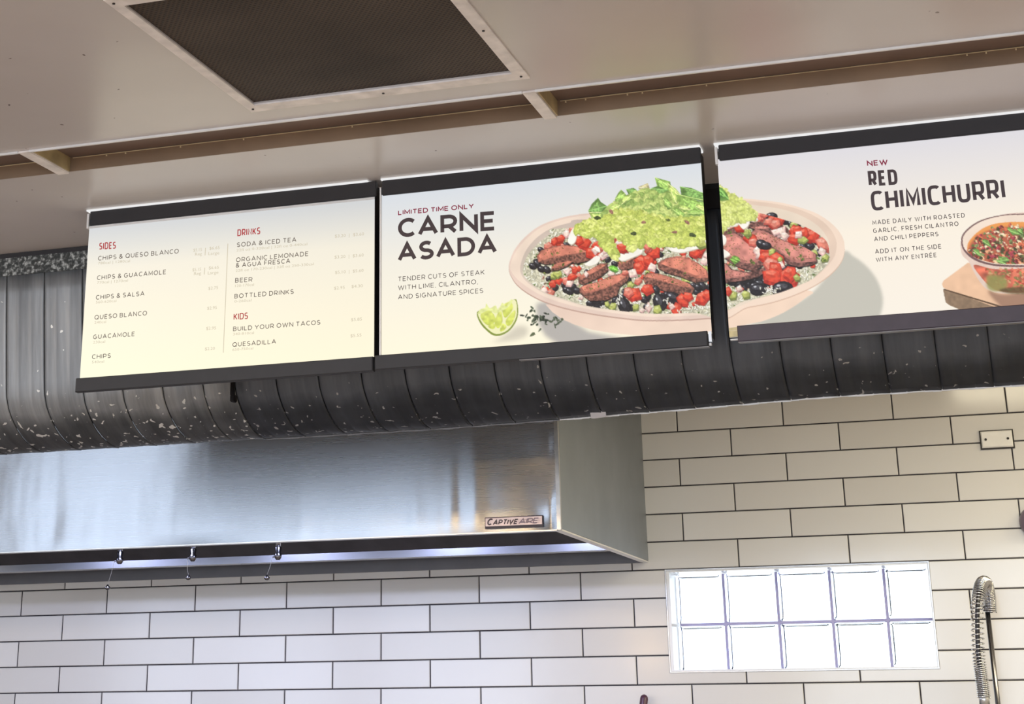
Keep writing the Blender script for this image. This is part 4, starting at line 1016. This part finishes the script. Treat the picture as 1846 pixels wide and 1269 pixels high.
# ---------------------------------------------------------------- ceiling slots and return grille
labels = ['brown recessed ceiling slot at the far left, cut by the frame', 'brown recessed ceiling slot between the two short cross bars, above the first board', 'brown recessed ceiling slot running to the right edge above the right board', 'brown recessed ceiling slot beyond the right end of the menu boards']
for i, (a, b) in enumerate(SL):
    t = thing('ceiling_slot', labels[i], 'ceiling slot', ((a+b)/2, (SY0+SY1)/2, CEIL), 'recessed slots in the ceiling')
    top = CEIL+.036
    box('slot_top', (a+.0005, b-.0005, SY0+.0005, SY1-.0005, top+.0005, top+.004), M['bronze_top'], t)
    box('slot_wall', (a+.0005, b-.0005, SY1-.003, SY1-.0005, CEIL+.0002, top), M['bronze'], t)
    box('slot_wall', (a+.0005, b-.0005, SY0+.0005, SY0+.003, CEIL+.0002, top), M['bronze'], t)
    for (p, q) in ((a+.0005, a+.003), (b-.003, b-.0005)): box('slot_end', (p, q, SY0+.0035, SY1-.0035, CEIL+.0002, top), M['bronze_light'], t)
    box('slot_lip', (a, b, SY0-.004, SY0+.0015, CEIL-.0055, CEIL-.0003), M['white_trim'], t)['label'] = 'thin white metal lip'
    bm = new_bm(); rnd = random.Random(i+2)                       # pale bead and specks painted in for light leaking along the inner corner
    for k in range(26):
        x = a+.01+(b-a-.02)*(k/26); w_ = (b-a)/26; h = .0008+.0007*rnd.random(); add_box(bm, x, x+w_*.995, SY1-.005, SY1-.0031, top-.0028, top-.0028+h)
        if rnd.random() < .35: xx = x+rnd.random()*w_*.6; add_box(bm, xx, xx+.003, SY1-.0055, SY1-.0032, top-.0075, top-.0042)
    obj('light_leak_bead', bm, M['bead'], t)
for i in range(3):
    if i < 2:
        a, b = SL[i][1], SL[i+1][0]
        bm = new_bm(); add_box(bm, a+.0005, b-.0005, SY0-.002, SY1, CEIL-.0045, CEIL-.0003)
        tag(obj('cross_bar', bm, M['grille_frame']), ['short pale cross bar between the ceiling slots at the left', 'short pale cross bar between the ceiling slots below the grille corner'][i], 'ceiling trim', 'cross bars between the slots')
gr = thing('return_air_grille', 'square dark mesh return air grille with white screwed frame in the ceiling', 'air grille', ((GX0+GX1)/2, (GY0+GY1)/2, CEIL))
FW = .034
bm = new_bm()
z0, z1 = CEIL-.004, CEIL-.0004
ox0, ox1, oy0, oy1 = GX0-.022, GX1+.026, GY0-FW, GY1+FW+.004
def ring(bm, o, i, z0, z1):
    P = [(o[0], o[2]), (o[1], o[2]), (o[1], o[3]), (o[0], o[3])]; Q = [(i[0], i[2]), (i[1], i[2]), (i[1], i[3]), (i[0], i[3])]
    for k in range(4):
        a, b, c, d = P[k], P[(k+1) % 4], Q[(k+1) % 4], Q[k]
        lo = [bm.verts.new((p[0], p[1], z0)) for p in (a, b, c, d)]; hi = [bm.verts.new((p[0], p[1], z1)) for p in (a, b, c, d)]
        bm.faces.new(lo); bm.faces.new(hi[::-1])
        for m in range(4): bm.faces.new((lo[m], lo[(m+1) % 4], hi[(m+1) % 4], hi[m]))
ring(bm, (ox0, ox1, oy0, oy1), (GX0+.002, GX1-.002, GY0+.002, GY1-.002), z0, z1)
obj('grille_frame', bm, M['grille_frame'], gr)
box('filter_mesh', (GX0+.001, GX1-.001, GY0+.001, GY1-.001, CEIL+.004, CEIL+.018), M['mesh'], gr)
for x in (GX0-.010, (GX0+GX1)/2, GX1+.012):
    for y in (GY0-.016, GY1+.018):
        bm = new_bm(); add_tube(bm, [(x, y, z0-.002), (x, y, z0+.001)], .0028, 10); obj('screw', bm, M['screw'], gr)
bm = new_bm(); add_tube(bm, [(GX1+.012, -3.72, z0-.002), (GX1+.012, -3.72, z0+.001)], .0028, 10); obj('screw', bm, M['screw'], gr)

# ---------------------------------------------------------------- exhaust hood
HX, HY, HZ = -.140, -1.332, 2.085
hood = thing('exhaust_hood', 'large brushed stainless steel kitchen exhaust hood over the tiled wall', 'exhaust hood', (-1.8, -.66, HZ))
nx, nz = 150, 30
bm = new_bm(); grid = []
X0h = -3.4
def dent(x, z):
    d = .0016*math.sin(x*4.1+1)*math.sin(z*5)+.0010*math.sin(x*9.7+z*3)
    for cx_, cz_, rx, rz, a in ((-.30, 2.22, .11, .10, .0042), (-.165, 2.13, .035, .04, -.0035), (-.185, 2.36, .06, .07, .003), (-.42, 2.2, .03, .25, .0022), (-1.62, 2.25, .05, .4, .0012), (-1.95, 2.2, .035, .35, -.0016), (-1.79, 2.14, .016, .12, .0016), (-1.50, 2.16, .014, .14, .0012), (-.62, 2.16, .012, .10, .0010), (-.50, 2.18, .012, .13, .0014), (-1.02, 2.3, .02, .5, .0011)):
        d += a*math.exp(-((x-cx_)/rx)**2-((z-cz_)/rz)**2)
    edge = min(1, max(0, (HX-.012-x)/.02))*min(1, max(0, (z-HZ-.004)/.02)); return d*edge
xs_ = [X0h+(HX-.012-X0h)*(1-(1-k/nx)**1.6) for k in range(nx+1)]
for j in range(nz+1):
    z = HZ+.002+(2.72-HZ-.002)*j/nz; grid.append([bm.verts.new((x, HY-dent(x, z), z)) for x in xs_])
for j in range(nz):
    for k in range(nx): bm.faces.new((grid[j][k], grid[j][k+1], grid[j+1][k+1], grid[j+1][k]))
uvl = bm.loops.layers.uv.new('UVMap')
for f in bm.faces:
    for lp in f.loops: lp[uvl].uv = (lp.vert.co.x, lp.vert.co.z)
fp = obj('front_panel', bm, M['steel'], hood, True)
box('front_back_sheet', (X0h, HX-.013, HY+.006, HY+.03, HZ+.002, 2.72), M['plenum'], hood)
box('corner_trim', (HX-.013, HX, HY-.004, HY+.012, HZ, 2.72), M['alu'], hood, .0015)
box('front_lip', (X0h, HX-.013, HY-.003, HY+.03, HZ-.002, HZ+.0015), M['alu'], hood)
bm = new_bm(); gs = []
for j in range(13):
    row = []
    for k in range(25):
        y = HY+.0125+(-.001-HY-.0125)*k/24; z = HZ+.004+(2.72-HZ-.004)*j/12
        row.append(bm.verts.new((HX-.0005+.0012*math.sin(y*6+1)*math.sin(z*7), y, z)))
    gs.append(row)
for j in range(12):
    for k in range(24): bm.faces.new((gs[j][k], gs[j][k+1], gs[j+1][k+1], gs[j+1][k]))
obj('side_panel', bm, M['steel_side'], hood, True)
box('side_core', (HX-.020, HX-.003, HY+.031, -.001, HZ+.004, 2.72), M['plenum'], hood)
box('side_rim', (HX-.026, HX-.001, HY+.013, -.001, HZ-.0015, HZ+.0035), M['white_trim'], hood)['label'] = 'bright folded bottom edge'
box('top_panel', (X0h, HX-.001, HY+.001, -.001, 2.7205, 2.74), M['steel_side'], hood)
# inside: filters, grease trough, back plate
bm = new_bm(); add_prism(bm, [(0, 0), (0, .01)], 0, 0) if False else None
v = [bm.verts.new(p) for p in ((X0h, -.36, 2.131), (HX-.022, -.36, 2.131), (HX-.022, -.95, 2.62), (X0h, -.95, 2.62))]; bm.faces.new(v)
v2 = [bm.verts.new(p) for p in ((X0h, -.35, 2.135), (HX-.022, -.35, 2.135), (HX-.022, -.94, 2.624), (X0h, -.94, 2.624))]; bm.faces.new(v2[::-1])
obj('filter_bank', bm, M['plenum'], hood)
bm = new_bm()
add_box(bm, X0h, HX-.024, -.362, -.350, 2.104, 2.1305); add_box(bm, X0h, HX-.024, -.350, -.30, 2.104, 2.107)
obj('grease_trough', bm, M['trough_steel'], hood)
box('back_plate', (X0h, HX-.022, -.012, -.001, HZ-.003, 2.70), M['plenum2'], hood)
# maker's badge
bd = box('badge', (-.3865, -.1955, HY-.010, HY-.004, 2.0955, 2.1315), M['badge_ink'], hood, .001)
box('badge_face', (-.3835, -.1985, HY-.0115, HY-.0098, 2.1035, 2.1285), M['badge'], bd)
bm = new_bm(); draw_caps(bm, 'C', -.3800, 2.1065, -.3630, 2.1065, .0210, .22, HY-.0125, 1.0, .07, .35)
draw_caps(bm, 'APTIVE', -.3600, 2.1065, -.2790, 2.1065, .0165, .22, HY-.0125, 1.0, .07, .35)
obj('badge_lettering', bm, M['badge_ink'], bd)
bm = new_bm(); draw_caps(bm, 'AIRE', -.2750, 2.1065, -.2130, 2.1065, .0175, .17, HY-.0125, 1.0, .07, .35)
for k in range(3): add_box(bm, -.276, -.205+.002*k, HY-.0126, HY-.0120, 2.1095+k*.0048, 2.1102+k*.0048)
obj('badge_lettering', bm, M['mauve'], bd)

# fire suppression nozzles
lab = ['chrome suppression nozzle under the hood, leftmost, cap hanging lowest', 'chrome suppression nozzle under the hood, middle of the three', 'chrome suppression nozzle under the hood, nearest the maker badge']
for i, (x, zb, cx_, cz_) in enumerate(((-1.917, 2.070, -1.961, 1.981), (-1.622, 2.070, -1.637, 2.006), (-1.288, 2.064, -1.329, 1.996))):
    Y = -.9
    t = thing('fire_nozzle', lab[i], 'nozzle', (x, Y, zb), 'suppression nozzles under the hood')
    bm = new_bm(); add_tube(bm, [(x, Y, zb+.045), (x, Y, 2.575)], .0085, 14); obj('drop_pipe', bm, M['chrome'], t, True)
    bm = new_bm(); add_tube(bm, [(x, Y, zb), (x, Y, zb+.004), (x, Y, zb+.006), (x, Y, zb+.022), (x, Y, zb+.024), (x, Y, zb+.042), (x, Y, zb+.046)], [.007, .010, .012, .013, .0095, .0125, .009], 12); obj('nozzle_body', bm, M['dark_chrome'], t, True)
    bm = new_bm(); add_tube(bm, [(x-.010, Y-.006, zb+.012), (x-.017, Y-.010, zb+.010)], .003, 8); obj('nozzle_arm', bm, M['dark_chrome'], t, True)
    bm = new_bm(); add_tube(bm, [(cx_, Y, cz_), (cx_, Y, cz_+.003), (cx_, Y, cz_+.009), (cx_, Y, cz_+.013), (cx_, Y, cz_+.019)], [.004, .009, .0105, .006, .002], 12); cp = obj('blow_off_cap', bm, M['dark_chrome'], t, True)
    bm = new_bm(); add_tube(bm, [(x-.016, Y-.010, zb+.010), (x-.5*(x-cx_)-.010, Y-.005, (zb+cz_)/2+.004), (cx_, Y, cz_+.018)], .0007, 5); obj('tether', bm, M['alu'], cp)

# ---------------------------------------------------------------- small things on the tiled wall
p0, p1 = at(1766, 811, 0), at(1826, 774, 0)
px0, px1, pz0, pz1 = 1.120, 1.240, 2.442, 2.511
pl = thing('wall_plate', 'small white blank cover plate with two dark screws on the tiles', 'cover plate', (1.18, 0, 2.476))
box('plate_gasket', (px0, px1, -.006, -.0002, pz0, pz1), M['screw'], pl)
bm = new_bm(); add_prism(bm, [(px0+.005, pz0+.005), (px1-.005, pz0+.005), (px1-.005, pz1-.004), (px0+.005, pz1-.004)], -.014, -.0062, .004); obj('plate_cover', bm, M['plate'], pl)
for x in (px0+.021, px1-.021):
    bm = new_bm(); add_tube(bm, [(x, -.0165, 2.477), (x, -.0142, 2.477)], .0045, 12); obj('screw', bm, M['screw'], pl)

c = at(1867, 941, 0)
kn = thing('round_fixture', 'round mauve grey knob on the tiles, cut by the right frame edge', 'wall fixture', (c[0], 0, c[2]))
bm = new_bm(); add_tube(bm, [(c[0], -.0005, c[2]), (c[0], -.012, c[2]), (c[0], -.03, c[2]), (c[0], -.045, c[2]), (c[0], -.052, c[2])], [.055, .056, .048, .03, .008], 28); obj('dome', bm, M['mauve'], kn, True)
bm = new_bm(); add_tube(bm, [(c[0], -.052, c[2]), (c[0], -.060, c[2])], .006, 10); obj('centre_button', bm, M['screw'], kn, True)

# spring pre-rinse faucet
FY = -.30
top = at(1785, 1098, FY); 
fx = at(1799, 1269, FY)[0]
fa = thing('spring_faucet', 'tall chrome pre-rinse faucet with coiled spring hose beside the glass block window', 'faucet', (fx, FY, 1.0))
bm = new_bm(); add_tube(bm, [(fx, FY, 1.0), (fx, FY, top[2]+.02)], .0085, 14); obj('riser_pipe', bm, M['dark_chrome'], fa, True)
bm = new_bm(); add_tube(bm, [(fx, FY, 1.05), (fx, -.02, 1.05), (fx, -.0005, 1.05)], [.011, .011, .03], 14); obj('wall_inlet', bm, M['chrome'], fa, True)
def fpt(x, y, Y): return Vector(at(x, y, Y))
ctrl = [fpt(1786, 1104, FY), fpt(1784, 1078, FY-.01), fpt(1778, 1052, FY-.05), fpt(1769, 1054, FY-.14), fpt(1763, 1085, FY-.19), fpt(1762, 1130, FY-.20), fpt(1764, 1180, FY-.20), fpt(1770, 1225, FY-.20), fpt(1774, 1258, FY-.20)]
def spline(P, n=24):
    out = []
    for i in range(len(P)-1):
        a, b, c_, d = P[max(i-1, 0)], P[i], P[i+1], P[min(i+2, len(P)-1)]
        for k in range(n):
            t = k/n; out.append(.5*((2*b)+(-a+c_)*t+(2*a-5*b+4*c_-d)*t*t+(-a+3*b-3*c_+d)*t**3))
    out.append(P[-1]); return out
path = spline(ctrl)
bm = new_bm(); add_tube(bm, path, .0075, 10); obj('inner_hose', bm, M['rubber'], fa, True)
ln = [0]
for a, b in zip(path, path[1:]): ln.append(ln[-1]+(b-a).length)
Lt = ln[-1]
def pitch(u): return .0062 if u < .40 else (.0062+.0105*math.sin(min(1, (u-.40)/.45)*math.pi) if u < .85 else .0058)
hel = []; sdist = 0; ph = 0; upv = Vector((1, 0, 0))
while sdist < Lt:
    i = min(max(0, next((k for k, v in enumerate(ln) if v > sdist), len(ln)-1)-1), len(path)-2)
    f = (sdist-ln[i])/max(1e-9, ln[i+1]-ln[i]); p = path[i].lerp(path[i+1], f); tn = (path[i+1]-path[i]).normalized()
    upv = (upv-tn*upv.dot(tn)).normalized(); sd = tn.cross(upv)
    hel.append(p+(upv*math.cos(ph)+sd*math.sin(ph))*.020)
    stp = 2*math.pi/12; ph += stp; sdist += pitch(sdist/Lt)/12
bm = new_bm(); add_tube(bm, hel, .0021, 5); obj('spring', bm, M['chrome'], fa, True)
e0 = path[-1]
bm = new_bm(); add_tube(bm, [e0+Vector((0, 0, .012)), e0+Vector((0, 0, -.02)), e0+Vector((0, 0, -.022)), e0+Vector((0, 0, -.14)), e0+Vector((0, -.01, -.17)), e0+Vector((0, -.02, -.19))], [.017, .017, .009, .009, .016, .02], 16); obj('spray_valve', bm, M['alu'], fa, True)
bm = new_bm(); add_tube(bm, [(fx, FY, top[2]-.006), (fx, FY, top[2]+.012)], .015, 16); obj('spring_collar', bm, M['dark_chrome'], fa, True)

# mop handle at the bottom edge
c0 = at(1163, 1252, -.04); c1 = at(1158, 1285, -.06)
zt = c0[2]
bm = new_bm(); base = Vector((c0[0]-.20, -.42, .02)); tip = Vector((c0[0], -.05, zt)); dr = (tip-base).normalized()
add_tube(bm, [base, tip-dr*.016, tip-dr*.008, tip-dr*.003, tip], [.015, .0150, .0135, .009, .003], 16)
mop = thing('mop_handle', 'rounded plum coloured handle tip poking up at the bottom edge', 'handle', tuple(base))
obj('handle', bm, M['plum'], mop, True)
bm = new_bm(); add_tube(bm, [(base.x, base.y, .0), (base.x, base.y, .05)], [.09, .05], 18); obj('mop_head', bm, M['paint'], mop, True)
